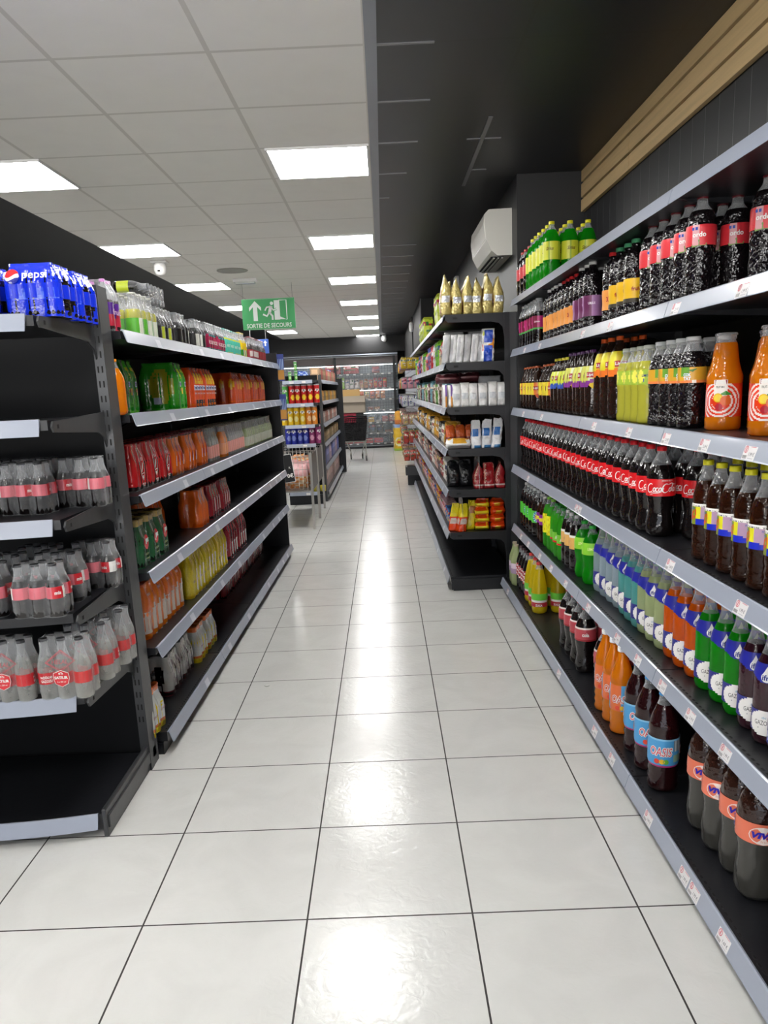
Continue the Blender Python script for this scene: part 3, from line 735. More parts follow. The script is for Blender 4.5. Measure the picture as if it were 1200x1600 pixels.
kind('darkred', 'soda_bottle', 'bottle', 'slim', .07, .275, [L_COLA], hx('40282c'), (.3, .6, lambda u, v: hx('b02430') if (u*5+v*3) % 1 < .6 else hx('e8dcd4')), .84, .05, 32, 8, None)
kind('palegold', 'soda_bottle', 'bottle', 'slim', .076, .275, [L_PALE, L_PALE], hx('b8a890'), (.3, .55, lambda u, v: hx('d8c8d8') if v > .5 else hx('a890b0')), .84, .05, 32, 6, None)

SN = ['top shelf', 'second shelf down', 'third shelf down', 'fourth shelf down', 'fifth shelf down', 'bottom shelf']
def run(key, desc, lev, x, ys, rows=1, dx=None, y2=None, grp=None, faced=False):
    """bottles one behind another along y at X=x; extra rows go deeper"""
    d = KIND[key]; z = RL[lev]+.0006; dx = dx or d['D']+.003
    for r in range(rows):
        yy = ys if r == 0 or y2 is None else y2
        for i, y in enumerate(yy):
            xx = x+r*dx
            if xx+d['D']/2 > 1.262: continue
            rowname = 'front row' if r == 0 else ORD[r]+' row'
            put(key, xx+random.uniform(-.003, .003), y, z, '%s, %s in %s, %s, right' % (desc, nth(i), rowname, SN[lev].replace(' down', '')), grp or desc+'s')
def seq(a, b, n): return [a+(b-a)*i/(n-1) for i in range(n)] if n > 1 else [a]
# top shelf
run('lemonlime', 'green bottle with yellow cap', 0, .93, seq(4.36, 4.86, 6), 4, .097)
run('redcapdark', 'dark bottle with red cap', 0, .915, seq(4.90, 5.12, 3), 2)
# second shelf down
run('grenadine', 'dark grenadine bottle', 1, .935, seq(2.37, 2.77, 5), 2, .10)
for i, (x, y) in enumerate([(1.10, 2.06), (1.12, 1.96), (1.02, 2.15)]):
    put('grenadine', x, y, RL[1]+.0006, 'dark grenadine bottle in shadow at right edge, %s in group' % nth(i), 'dark grenadine bottles')
run('gcap', 'dark bottle with green cap', 1, .925, seq(2.93, 3.11, 3), 2)
run('rcap', 'dark bottle with red cap and orange label', 1, .925, [3.21], 1)
run('pcap', 'dark bottle with purple label', 1, .925, seq(3.50, 3.68, 3), 2)
run('rcap', 'dark bottle with red cap', 1, .925, seq(3.78, 4.02, 4), 2)
run('wcap', 'orange labelled bottle with white cap', 1, .925, seq(4.11, 4.37, 4), 2)
run('pink', 'dark bottle with pink label', 1, .925, seq(4.66, 5.12, 6), 2)
# third shelf down
run('dimes', 'orange juice bottle with red rings', 2, .985, [2.285, 2.0], 1)
run('dimes', 'orange juice bottle with red rings set back', 2, 1.085, [2.22, 1.97, 1.86], 1)
run('tat', 'dark juice bottle with orange label', 2, .945, seq(2.415, 2.68, 4), 2)
run('lemon', 'pale yellow lemonade bottle', 2, .94, seq(2.78, 3.03, 4), 2)
run('tea_peach', 'tall iced tea with orange cap', 2, .94, seq(3.15, 3.36, 3), 2)
run('tea_purple', 'iced tea with purple cap', 2, .93, seq(3.50, 3.88, 6), 2)
run('tea_lemon', 'iced tea with yellow cap', 2, .93, seq(3.97, 4.20, 4), 2)
run('tea_amber', 'dark iced tea with yellow label', 2, .93, seq(4.74, 5.10, 5), 2)
run('tea_amber', 'small iced tea bottle', 2, .93, seq(4.30, 4.50, 3), 1)
# fourth shelf down
run('energy', 'amber drink with yellow cap', 3, .936, seq(1.71, 2.25, 7), 2, .085)
run('cola', 'cola bottle with red label', 3, .932, seq(2.62, 5.10, 26), 3, .097, seq(2.34, 5.10, 28))
# fifth shelf down
Y = 1.80
for key, desc, ys in (('if_purple', 'purple fizzy drink with blue collar', [1.76, 1.85, 1.94]), ('if_green', 'green fizzy drink with blue collar', [2.03, 2.12, 2.22]),
                      ('if_orange', 'orange fizzy drink with blue collar', [2.32, 2.41, 2.50]), ('if_pale', 'pale green fizzy drink', [2.59, 2.68, 2.77]),
                      ('if_teal', 'teal fizzy drink with blue collar', [2.84, 2.93, 3.02]), ('if_water', 'clear fizzy drink with blue collar', [3.11, 3.20, 3.29, 3.38])):
    run(key, desc, 4, .955, ys, 2, .088)
run('limegreen', 'green bottle with lime label', 4, .945, seq(3.52, 3.66, 2), 2)
run('peachdark', 'dark bottle with peach label', 4, .93, seq(3.76, 3.94, 3), 2)
run('redlime', 'green bottle with red stripe', 4, .93, seq(4.03, 4.21, 3), 2)
run('yellowtag', 'green bottle with yellow label', 4, .93, seq(4.30, 4.40, 2), 2)
run('ambertag', 'amber bottle with purple label', 4, .93, [4.50, 4.59], 1)
run('starburst', 'dark bottle with starburst label', 4, .93, seq(4.70, 5.10, 5), 2)
# bottom shelf
run('viva', 'large dark bottle with orange label', 5, .905, seq(1.76, 2.075, 4), 1)
run('oasis_blue', 'fruit drink bottle with blue cap', 5, .862, [2.31, 2.45, 2.58], 1)
run('oasis_orange', 'orange fruit drink bottle', 5, .852, seq(2.73, 2.94, 3), 1)
run('cola_red', 'cola bottle with red cap', 5, .882, [3.05, 3.37, 3.48, 3.59, 3.70], 2)
run('lemonred', 'yellow lemonade with green label', 5, .862, seq(4.33, 4.58, 3), 2, .11)
run('darkred', 'dark bottle with red pattern', 5, .86, seq(4.69, 4.93, 4), 2)
run('palegold', 'pale gold bottle', 5, .84, [4.98, 5.07], 1)

# ------------------------------------------------------------------ shrink-wrapped packs
def film_mesh(prof, D, nx, ny, ztop, fn, clear=True, hole=None, k=.28, gap=.001):
    """film around nx*ny bottles. fn(side, u, v) -> colour, 'C' for clear film, None for an opening"""
    b = B(); hx_, hy_ = (nx-1)*D/2, (ny-1)*D/2
    nr = 15; zs = [ztop*(i/nr) for i in range(nr+1)]
    base = max(p[0] for p in prof); outline = []
    def ring(z):
        zz = min(z, prof[-1][1]); r = min(base, max(prof_r(prof, zz), prof[-1][0]))+gap
        if z < .02: r = base*.97
        pts = []
        per = 6
        for side, (cx, cy_, dx, dy, n, nxn, nyn) in enumerate(((hx_, -hy_, 0, 1, ny, 1, 0), (hx_, hy_, -1, 0, nx, 0, 1), (-hx_, hy_, 0, -1, ny, -1, 0), (-hx_, -hy_, 1, 0, nx, 0, -1))):
            tot = max(1, (n-1)*per)
            for i in range(tot+1):
                if n == 1 and i: break
                s_ = (n-1)*D*i/tot if n > 1 else 0
                inn = k*r*abs(math.sin(PI*s_/D))**1.3
                pts.append((cx+dx*s_+nxn*(r-inn), cy_+dy*s_+nyn*(r-inn), side, (s_+D/2)/(n*D)))
            a0 = math.atan2(nyn, nxn)
            ex, ey = cx+dx*(n-1)*D, cy_+dy*(n-1)*D
            for a in (.33, .66):
                aa = a0+a*PI/2; pts.append((ex+r*math.cos(aa), ey+r*math.sin(aa), side, min(.999, 1-.5/n+a*.5/n)))
        return pts
    rings = [ring(z) for z in zs]; n = len(rings[0])
    for pts, z in zip(rings, zs): b.v += [(p[0], p[1], z) for p in pts]
    for j in range(nr):
        for i in range(n):
            i2 = (i+1) % n; p = rings[j][i]; c = fn(p[2], p[3], (j+.5)/nr)
            if c is None: continue
            b.face((j*n+i, j*n+i2, (j+1)*n+i2, (j+1)*n+i), 1 if c == 'C' else 0, (1, 1, 1) if c == 'C' else c, True)
    c = fn(4, .5, 1)
    if c is not None: b.face([nr*n+i for i in range(n)], 1 if c == 'C' else 0, (1, 1, 1) if c == 'C' else c)
    return b
PK = {}
def pack_kind(key, shape, D, h, liquids, cap, lab, fill, nx, ny, fn, extra=None, film_extra=None, zt=1.0, nu=20, name='drink_pack', k=.28):
    prof = P(D, h, SH[shape], fill)
    body = B().lathe(prof, 12).mesh('bottle', [liquids[0], liquids[1] if len(liquids) > 1 else M_CLEAR])
    cp_ = cap_mesh(prof, h, cap); lm = label_mesh(prof, lab[0]*h, lab[1]*h, lab[2], nu, 6, extra) if lab else None
    fb = film_mesh(prof, D, nx, ny, h*zt, fn, k=k)
    if film_extra: film_extra(fb, nx*D/2, ny*D/2, h)
    PK[key] = dict(D=D, h=h, nx=nx, ny=ny, body=body, cap=cp_, label=lm, film=fb.mesh('shrink_film', [M_FILM, M_CLEARF]), name=name)
def put_pack(key, x, y, z, label, group, rz=0, rot=None):
    d = PK[key]; t = thing(d['name'], (x, y, z), label, 'drink pack', group, rz, rot)
    for i in range(d['nx']):
        for j in range(d['ny']):
            o = inst('bottle', d['body'], t, ((i-(d['nx']-1)/2)*d['D'], (j-(d['ny']-1)/2)*d['D'], .001), random.uniform(0, 6))
            inst('cap', d['cap'], o)
            if d['label']: inst('label', d['label'], o)
    inst('shrink_film', d['film'], t); return t
def oval(u, v, cu, cv, ru, rv): return ((u-cu)/ru)**2+((v-cv)/rv)**2 < 1
clearfilm = lambda s, u, v: 'C'
# pepsi packs on the end unit
PB = hx('0c2ed2')
def f_pep(s, u, v):
    if s in (0, 2) and oval(u, v, .5, .42, .26, .34): return None
    if s in (1, 3) and .34 < v < .56 and .06 < u < .94: return hx('3c5ae0') if (u*30+v*9) % 2 < 1.2 else hx('5c78e8')
    return PB
def e_pep(b, hx_, hy_, h):
    def fl(x, z): return (x, -hy_-.0015+max(0, (z-.66*h))*.34, z)
    cx, cz, R = -hx_*.58, .76*h, .021
    for part, c in ((0, hx('d8242c')), (1, WHITE), (2, hx('0a1c8c'))):
        pts = []
        n = 14
        for i in range(n):
            x0 = -1+2*i/n; x1 = -1+2*(i+1)/n
            for xa, xb in ((x0, x1),):
                ya = [math.sqrt(max(0, 1-q*q)) for q in (xa, xb)]
                wv = [.10+.28*math.sin(q*2.2) for q in (xa, xb)]; wl = [-.38+.22*math.sin(q*2.2) for q in (xa, xb)]
                t_ = [(min(ya[i2], 1), max(-ya[i2], min(ya[i2], wv[i2])), max(-ya[i2], min(ya[i2], wl[i2]))) for i2 in (0, 1)]
                seg = [[t_[0][0], t_[0][1], t_[1][1], t_[1][0]], [t_[0][1], t_[0][2], t_[1][2], t_[1][1]], [t_[0][2], -ya[0], -ya[1], t_[1][2]]][part]
                P4 = [fl(cx+R*xq, cz+R*yq) for xq, yq in zip((xa, xa, xb, xb), seg)]
                b.quad(*[(p[0], p[1]-.003, p[2]) for p in P4], c=c)
    b.text('pepsi', lambda x, y: (lambda q: (q[0], q[1]-.007, q[2]))(fl(x+hx_*.24, y+.76*h)), w=.074, h=.030, bold=.01)
    for hh in (-1, 1):
        b.text('pepsi', lambda x, y: (hx_+.002-.0, x, y+.86*h), w=.03, h=.010)
pack_kind('pepsi', 'pet', .055, .152, [L_COLA], hx('1838c0'), (.35, .62, lambda u, v: PB), .8, 3, 3, f_pep, None, e_pep, 1.01)
cola_lab = lambda u, v: (WHITE if .62 < (u+.5) < .78 else hx('d8707c')) if abs(u) > .12 else hx('c8202c')
pack_kind('cola_pack', 'glass', .0535, .166, [L_COLA], hx('28282c'), (.36, .58, cola_lab), .7, 3, 2, clearfilm, word('mis', .078, .018, .011, WHITE, 1), None, 1.005)
gaz_lab = lambda u, v: hx('d03c3c') if abs(u) > .3 else (hx('c8242c') if abs(v-.5) < .42 else WHITE)
def e_gaz(b, hx_, hy_, h):
    y = -hy_-.004
    fl = lambda x, z: (x, y+max(0, z-.6*h)*.38, z)
    b.stroke([(-.046, .64*h), (0, .82*h), (.046, .66*h), (0, .5*h), (-.046, .64*h)], .0028, fl, c=hx('b84850'))
    b.stroke([(-.041, .64*h), (0, .79*h), (.041, .66*h), (0, .525*h), (-.041, .64*h)], .0014, fl, c=hx('b84850'))
    b.text('HELAL', lambda x, z: fl(x, z+.65*h), w=.05, h=.013, c=hx('b85058'))
    sh = [(-.024, .105), (-.008, .111), (0, .114), (.008, .111), (.024, .105), (.026, .088), (.020, .068), (0, .058), (-.020, .068), (-.026, .088)]
    for sc, c, o in ((1.0, hx('f0d8d4'), .001), (.93, hx('d8202c'), .002)):
        k = len(b.v); b.v += [(q*sc, y-o, .086+(z-.086)*sc-.012) for q, z in sh]; b.face(range(k, k+10), 0, c)
    g = lambda x, z: (x, y-.003, z)
    b.text("6'lı", lambda x, z: g(x, z+.092), w=.014, h=.008, bold=.02); b.text('SATILIR', lambda x, z: g(x, z+.078), w=.042, h=.0095, bold=.04); b.text('6 x 200 ml', lambda x, z: g(x, z+.064), w=.026, h=.005)
def e_gl(b, W, R):
    b.text('NİĞDE', W(0, .077), w=.034, h=.010, bold=.03); b.text('GAZOZU', W(0, .064), w=.034, h=.009, bold=.03)
pack_kind('gazoz', 'glass', .0555, .197, [L_CLEARSODA], hx('2c2c30'), (.27, .46, gaz_lab), .66, 3, 2, clearfilm, e_gl, e_gaz, 1.005)
z = EL[0]+.001
for i, (x, y) in enumerate([(-1.025, 2.47), (-1.025, 2.64), (-1.205, 2.45), (-1.205, 2.62), (-1.385, 2.45)]):
    put_pack('pepsi', x, y, z, 'blue pepsi-style'.replace('pepsi-style', 'cola') + ' pack on top of end unit, %s' % ['right-hand front', 'right-hand back', 'at left edge, front', 'at left edge, back', 'leftmost, out of frame'][i], 'blue cola packs')
for lv, pts in ((2, [(-1.165, 2.50), (-1.335, 2.50), (-1.033, 2.63), (-1.20, 2.66), (-1.37, 2.66)]), (3, [(-1.090, 2.335), (-1.28, 2.36), (-1.10, 2.51), (-1.045, 2.68), (-1.21, 2.63), (-1.28, 2.50)])):
    for i, (x, y) in enumerate(pts):
        put_pack('cola_pack', x, y, EL[lv]+.001, 'clear-wrapped cola glass pack, %s shelf of end unit, %s' % ('third' if lv == 2 else 'fourth', ['front right', 'front left', 'right, second row', 'right, against back', 'centre, against back', 'left, second row'][i]), 'wrapped cola packs', random.uniform(-.03, .03))
for i, (x, y) in enumerate([(-1.045, 2.345), (-1.225, 2.335), (-1.03, 2.50), (-1.02, 2.65), (-1.41, 2.33)]):
    put_pack('gazoz', x, y, EL[4]+.001, 'wrapped clear soda bottles with red badge, %s' % ['front right of end unit', 'front left of end unit', 'middle right of end unit', 'back right of end unit', 'far left of end unit'][i], 'clear soda packs', random.uniform(-.04, .04))

# printed packs on the left gondola; local x=+ faces the aisle
def face0(fn_side, other):
    return lambda s, u, v: fn_side(u, v) if s == 0 else other(s, u, v)
def tx(t, z, w_, h, c=WHITE, bold=.03, rep=1, tilt=0.):
    def f(b, hx_, hy_, hh):
        for i in range(rep):
            yc = (-hy_+2*hy_*(i+.5)/rep) if rep > 1 else 0
            b.text(t, lambda x, y: (hx_+.0025-max(0, (z*hh+y)-.62*hh)*.35, yc+x*math.cos(tilt)-y*math.sin(tilt), z*hh+y*math.cos(tilt)+x*math.sin(tilt)), w=w_, h=h, c=c, bold=bold)
    return f
def mono(c, top=None, low=None):
    def f(s, u, v):
        if top and v > top[0]: return top[1]
        if low and v < low[0]: return low[1]
        if s in (1, 3) and oval(u, v, .5, .4, .2, .24): return tuple(q*.75 for q in c) if c != 'C' else None
        return c
    return f
def splash(c, c2, c3=None, seed=0):
    def f(s, u, v):
        if v > .9: return c
        if oval((u*3) % 1, v, .5, .62, .24, .16): return c2
        if c3 and oval((u*3+.3) % 1, v, .5, .32, .3, .12): return c3
        return c
    return f
def ex_bottle(b, hx_, hy_, h):        # white bottle outline logo of the red packs
    fl = lambda x, z: (hx_+.003-max(0, z-.62*h)*.3, x, z)
    b.stroke([(-.008, .90*h), (-.022, .72*h), (-.026, .52*h), (-.018, .32*h), (0, .2*h), (.018, .32*h), (.026, .52*h), (.02, .72*h), (.006, .90*h)], .003, fl)
    b.stroke([(-.012, .38*h, .5), (-.002, .48*h, 1.6), (.006, .58*h, .6)], .008, fl); b.stroke([(-.014, .34*h), (.014, .36*h)], .003, fl)
    b.stroke([(-.007, .27*h), (.007, .275*h)], .012, fl); b.text('KIZILAY', lambda x, z: fl(x, z+.66*h), w=.028, h=.012, c=hx('e8c8c8'))
    b.text('MEYVELI', lambda x, z: fl(x+.004, z+.13*h), w=.036, h=.006, bold=.02); b.text('SODA', lambda x, z: fl(x+.004, z+.09*h), w=.022, h=.005, bold=.02)
GREENP = hx('2c9c24')
pack_kind('fruit_purple', 'pet', .06, .182, [L_PURPLE], hx('c878c0'), (.1, .55, lambda u, v: hx('c02840') if v < .45 else hx('5a2890')), .6, 3, 2, lambda s, u, v: 'C' if v > .55 or s != 0 else (hx('b82c48') if v < .28 else hx('4c2088')), None, tx('fruit', .38, .08, .02, hx('e8c0e0')))
pack_kind('pale_green', 'glass', .062, .165, [L_PALE], hx('d8d8cc'), (.1, .4, lambda u, v: hx('7ac83c')), .62, 2, 2, lambda s, u, v: 'C' if v > .42 else hx('7cc23c') if s == 0 and (u*9) % 1 < .6 else 'C')
pack_kind('pale_if', 'glass', .066, .172, [L_LEMON], hx('c8c8bc'), (.05, .42, lambda u, v: hx('e8ecd8') if abs(u) < .2 else hx('60b83c')), .62, 2, 4, clearfilm, word('IF', .05, .02, .02, hx('20402c'), 1))
pack_kind('black_lime', 'glass', .054, .15, [L_COLA], hx('707478'), (.1, .45, lambda u, v: hx('202024') if abs(u) > .2 else hx('c8d838')), .7, 2, 5, clearfilm)
def ex_beard(b, W, R):
    b.stroke([(-.012, .004, .8), (0, -.008, 2), (.012, .004, .8)], .005, W(0, .05, .0016), c=hx('202020')); b.text('FRITZ', W(0, .03), w=.024, h=.007, c=hx('202020'))
pack_kind('black_beard', 'glass', .064, .152, [L_COLA], hx('888c90'), (.1, .5, lambda u, v: hx('e0e0d8') if abs(u) < .2 else hx('18181a')), .7, 2, 3, clearfilm, ex_beard)
pack_kind('magenta', 'glass', .055, .155, [L_PURPLE], hx('888c90'), None, .7, 3, 4, lambda s, u, v: 'C' if v > .6 else (hx('3c8a8c') if v < .14 or (v > .5 and (u*4) % 1 < .5) else hx('a82450')), None, tx('ROSE', .32, .1, .02, hx('f0b8c8'), rep=2))
pack_kind('teal_pack', 'glass', .055, .158, [L_TEAL], hx('4a9c8c'), None, .7, 3, 4, lambda s, u, v: 'C' if v > .66 else (hx('c8c83c') if (v < .12 and (u*4) % 1 < .5) or (v > .58) else hx('4cc0a8')), None, tx('MINT', .36, .09, .018, hx('c8f0e0'), rep=2))
pack_kind('citrus', 'glass', .062, .17, [L_YELLOW], hx('c8b040'), None, .7, 2, 3, lambda s, u, v: 'C' if v > .62 else (hx('2c8a2c') if v < .34 and (u*3) % 1 > .3 else (hx('e8c81c') if v > .34 else hx('d8e0c0'))))
pack_kind('red_glass', 'glass', .06, .165, [L_GRENAD], hx('8c3038'), (.1, .45, lambda u, v: hx('dcd0cc') if .1 < v < .9 and abs(u) < .3 else hx('a02030')), .7, 2, 5, clearfilm)
def f_green(s, u, v):
    if s == 0:
        t = (u*3) % 1
        if .60 < v < .84 and abs(t-.35-(.8-v)) < .16: return hx('d8dc2c')
        if .36 < v < .46 and .2 < t < .5: return hx('e4d826')
        if v < .1: return hx('54c828')
        return hx('38b020')
    if oval(u, v, .55, .5, .32, .36): return hx('8c8c20')
    return hx('2c8820')
def e_green(b, a, c_, h):
    for i in (-1, 1):
        b.stroke([(-.009, .0, 1), (.009, .0, 1)], .022, lambda x, y: (a+.003, i*c_*.45+x, .54*h+y), c=hx('e8f0f8'))
        b.text('7UP', lambda x, y: (a+.0045, i*c_*.45+x, .54*h+y), w=.022, h=.014, c=hx('1c3c98'), bold=.05)
        b.stroke([(-.006, 0, 1), (.006, 0, 1)], .012, lambda x, y: (a+.003, i*c_*.45+x, .42*h+y), c=hx('c83438'))
    b.stroke([(-.02, .0), (.016, .0)], .03, lambda x, y: (x, -c_-.004, .2*h+y), c=hx('a8b0c0'))
pack_kind('lime_pack', 'pet', .062, .215, [L_GREEN], hx('2c8a2c'), None, .8, 3, 3, f_green, None, e_green)
def f_trop(s, u, v):
    if s == 0 and v < .2: return hx('1c1414')
    if s == 0 and .62 < v < .86 and .15 < (u*4) % 1 < .45: return hx('f0c820')
    return hx('e8521c')
pack_kind('tropic', 'pet', .06, .20, [L_FORANGE], hx('a83c20'), None, .8, 4, 4, f_trop, None, lambda b, a, c_, h: (tx('Tropico', .50, .056, .017, hx('1c3c9c'), .05, 4)(b, a+.0015, c_, h), [b.stroke([(-.026, 0, 1), (.026, 0, 1)], .024, lambda x, y, i=i: (a+.002, -c_+2*c_*(i+.5)/4+x, .50*h+y), c=hx('eeeaea')) for i in range(4)], tx('ORANGE', .36, .05, .008, hx('f8d8c0'), .02, 4)(b, a, c_, h)))
pack_kind('dark_orange', 'pet', .062, .20, [L_FORANGE], hx('a83c20'), None, .8, 3, 4, splash(hx('c8481c'), hx('d8a020')))
pack_kind('red_soda', 'glass', .0575, .185, [L_GRENAD], hx('a02020'), None, .8, 3, 3, lambda s, u, v: 'C' if v < .08 else hx('c8181e'), None, ex_bottle)
pack_kind('orange_soda', 'glass', .0575, .185, [L_FORANGE], hx('a02020'), None, .8, 3, 3, lambda s, u, v: 'C' if v < .08 or v > .93 else (hx('c03020') if s == 0 and abs((u*3) % 1-.5) < .3*math.sin(PI*min(1, v*1.1)) and v > .3 else hx('ec6c10')), None, lambda b, a, c_, h: [b.stroke([(-.005, .25*h, 1), (.004, .5*h, .6)], .012, lambda x, y, i=i: (a+.003, -c_+2*c_*(i+.5)/3+x, y), c=hx('e8d8d0')) for i in range(3)])
pack_kind('pinkish', 'glass', .058, .185, [L_CLEARSODA], hx('a8a090'), (.1, .45, lambda u, v: hx('e09a90')), .7, 3, 4, lambda s, u, v: hx('d89c90') if s == 0 and .12 < v < .45 else 'C')
pack_kind('yellow_soda', 'glass', .058, .185, [L_ORANGE], hx('a8a090'), (.1, .45, lambda u, v: hx('e09a70')), .8, 3, 2, lambda s, u, v: hx('d07858') if s == 0 and .2 < v < .4 else 'C')
pack_kind('grey_green', 'glass', .06, .185, [L_PALE], hx('989c8c'), (.08, .4, lambda u, v: hx('b8bca8')), .7, 3, 4, lambda s, u, v: hx('b06070') if s == 0 and .16 < v < .24 and (u*4) % 1 < .5 else 'C')
def f_gez(s, u, v):
    if v > .84: return hx('b09a58')
    if s == 0 and .62 < v < .8 and abs((u*2) % 1-.8) < .1: return hx('c8d0c0')
    return hx('1c5c34')
def e_gez(b, a, c_, h):
    n = 16; fl = lambda x, z: (a+.002-max(0, z-.62*h)*.25, x, z)
    k = len(b.v); b.v.append(fl(0, .52*h)); b.v += [fl(.026*math.cos(2*PI*i/n), .52*h+.03*math.sin(2*PI*i/n)) for i in range(n)]
    for i in range(n): b.face((k, k+1+i, k+1+(i+1) % n), 0, hx('d82028'))
    b.text('gez', lambda x, z: (lambda q: (q[0]+.003, q[1], q[2]))(fl(x, z+.54*h)), w=.038, h=.022, bold=.08)
    b.text('SODA', lambda x, z: fl(x, z+.27*h), w=.036, h=.009, c=hx('c8b888')); b.text('mineral', lambda x, z: fl(x, z+.18*h), w=.034, h=.008, c=hx('c8b888'))
pack_kind('green_gold', 'glass', .058, .19, [L_DKGREEN], hx('a89050'), None, .7, 3, 2, f_gez, None, e_gez, k=.2)
pack_kind('orange_wave', 'glass', .062, .19, [L_FORANGE], hx('b05020'), None, .8, 2, 3, lambda s, u, v: hx('e0641c') if (s != 0 or (u*3) % 1 < .6) else hx('d8b0a0'))
pack_kind('wine_red', 'glass', .058, .185, [L_GRENAD], hx('701820'), None, .8, 3, 4, lambda s, u, v: hx('8c1624') if not (s == 0 and .2 < v < .6 and .3 < (u*4) % 1 < .55) else hx('d8a8a8'))
pack_kind('orange_juice', 'carafe', .068, .225, [L_ORANGE], hx('c05818'), (.1, .5, lambda u, v: hx('e8d8c8')), .85, 2, 4, lambda s, u, v: hx('e87018') if not (s == 0 and v < .62 and .3 < (u*4) % 1 < .7) else hx('dcd4c8'), None, tx('FRUKO', .78, .03, .01, WHITE, .02, 2))
pack_kind('yellow_juice', 'carafe', .068, .22, [L_YELLOW], hx('8c3020'), None, .85, 3, 4, lambda s, u, v: hx('d8c41c') if not (s == 0 and v < .62 and .25 < (u*4) % 1 < .62) else hx('e4dcc0'), None, tx('VITA', .36, .03, .012, hx('804050'), .02, 4))
pack_kind('red_juice', 'carafe', .066, .215, [L_GRENAD], hx('701820'), None, .85, 3, 4, lambda s, u, v: hx('98202c') if not (s == 0 and v < .5 and .25 < (u*4) % 1 < .62) else hx('e0d0cc'))
pack_kind('white_dark', 'glass', .066, .185, [L_GRENAD], hx('202020'), None, .8, 2, 3, lambda s, u, v: None if s == 3 and oval(u, v, .5, .5, .25, .24) else (hx('581820') if v < .16 else hx('b8b8b4') if s == 3 or (u*6+v*2) % 1 < .7 else hx('8c8088')))
pack_kind('white_orange', 'glass', .064, .18, [L_YELLOW], hx('d86820'), None, .8, 2, 3, lambda s, u, v: hx('d86420') if v > .84 else (hx('d8c828') if v < .14 else (hx('c86828') if v < .2 else hx('c4c6c0'))), None, tx('limon', .45, .05, .014, hx('a86878'), .02, 2))
def lp(key, desc, lev, y0, y1, n, xo=.04, dz=0., rot=None, rz=0):
    """n packs between world y0 and y1 on level lev; xo = gap behind the shelf front"""
    d = PK[key]; w_ = d['ny']*d['D']+.004
    for i in range(n):
        yc = (y0+w_/2) if n == 1 else y0+w_/2+(y1-y0-w_)*i/(n-1)
        x, y, z = LW(xo+d['nx']*d['D']/2, yc-LO[1], LL[lev]+.001+dz)
        put_pack(key, x, y, z, '%s, %sleft gondola %s' % (desc, (nth(i)+', ') if n > 1 else '', SN[lev].replace(' down', '')), desc+'s', LA+rz+random.uniform(-.015, .015), rot)
lp('fruit_purple', 'purple and red drink pack', 0, 2.885, 3.01, 1, .03)
lp('pale_green', 'pale green wrapped bottle pack', 0, 3.02, 3.16, 1, .14)
lp('pale_if', 'pale yellow wrapped bottle pack', 0, 3.19, 3.45, 1, .025)
lp('black_lime', 'black pack with lime labels', 0, 3.50, 3.78, 1, .04)
lp('black_lime', 'black bottle pack lying on its side on top of another pack', 0, 3.56, 3.84, 1, .19, .216, (0, PI/2, LA))
lp('black_beard', 'black pack with bearded face labels', 0, 3.80, 4.34, 2, .03)
lp('magenta', 'crimson and teal drink pack', 0, 4.38, 4.84, 2, .03)
lp('teal_pack', 'mint green drink pack', 0, 4.86, 5.32, 2, .03)
lp('citrus', 'yellow and green citrus pack', 0, 5.36, 5.56, 1, .03)
lp('red_glass', 'dark red wrapped bottle pack', 0, 5.72, 6.36, 2, .03)
lp('lime_pack', 'green lemon-lime soda pack set back', 1, 2.99, 3.40, 2, .12)
lp('lime_pack', 'green lemon-lime soda pack at front', 1, 3.66, 3.85, 1, .03)
lp('tropic', 'orange pack with blue lettering', 1, 3.96, 4.46, 2, .03)
lp('dark_orange', 'deep orange drink pack', 1, 5.10, 6.30, 4, .05)
lp('red_soda', 'red fruit soda pack', 2, 3.0, 3.53, 3, .045)
lp('orange_soda', 'orange fruit soda pack', 2, 3.55, 4.22, 3, .045)
lp('pinkish', 'pink wrapped soda pack at middle', 2, 4.27, 4.50, 1, .045)
lp('yellow_soda', 'amber wrapped soda pack', 2, 4.56, 4.68, 1, .03)
lp('pinkish', 'pale pink wrapped soda pack', 2, 4.74, 5.22, 2, .035)
lp('grey_green', 'grey green wrapped soda pack', 2, 5.30, 6.40, 4, .03)
lp('green_gold', 'green soda pack with gold necks', 3, 2.95, 3.33, 3, .035)
lp('orange_wave', 'orange soda pack set back', 3, 3.42, 3.83, 2, .19)
lp('orange_wave', 'orange soda pack at front', 3, 3.88, 4.08, 1, .03)
lp('wine_red', 'wine red soda pack', 3, 4.12, 4.62, 2, .03)
lp('orange_juice', 'orange juice pack', 4, 2.98, 3.53, 2, .05)
lp('yellow_juice', 'yellow juice pack', 4, 3.60, 4.42, 3, .03)
lp('red_juice', 'deep red juice pack', 4, 4.46, 5.02, 2, .03)
lp('white_dark', 'white and dark bottle pack', 5, 3.25, 3.66, 2, .07)
lp('white_orange', 'white pack with orange necks', 5, 3.68, 4.08, 2, .05)
lp('white_orange', 'white pack beside the near post', 5, 2.80, 2.99, 1, .02)
lp('wine_red', 'dark red pack at the back', 5, 4.90, 6.40, 6, .18)

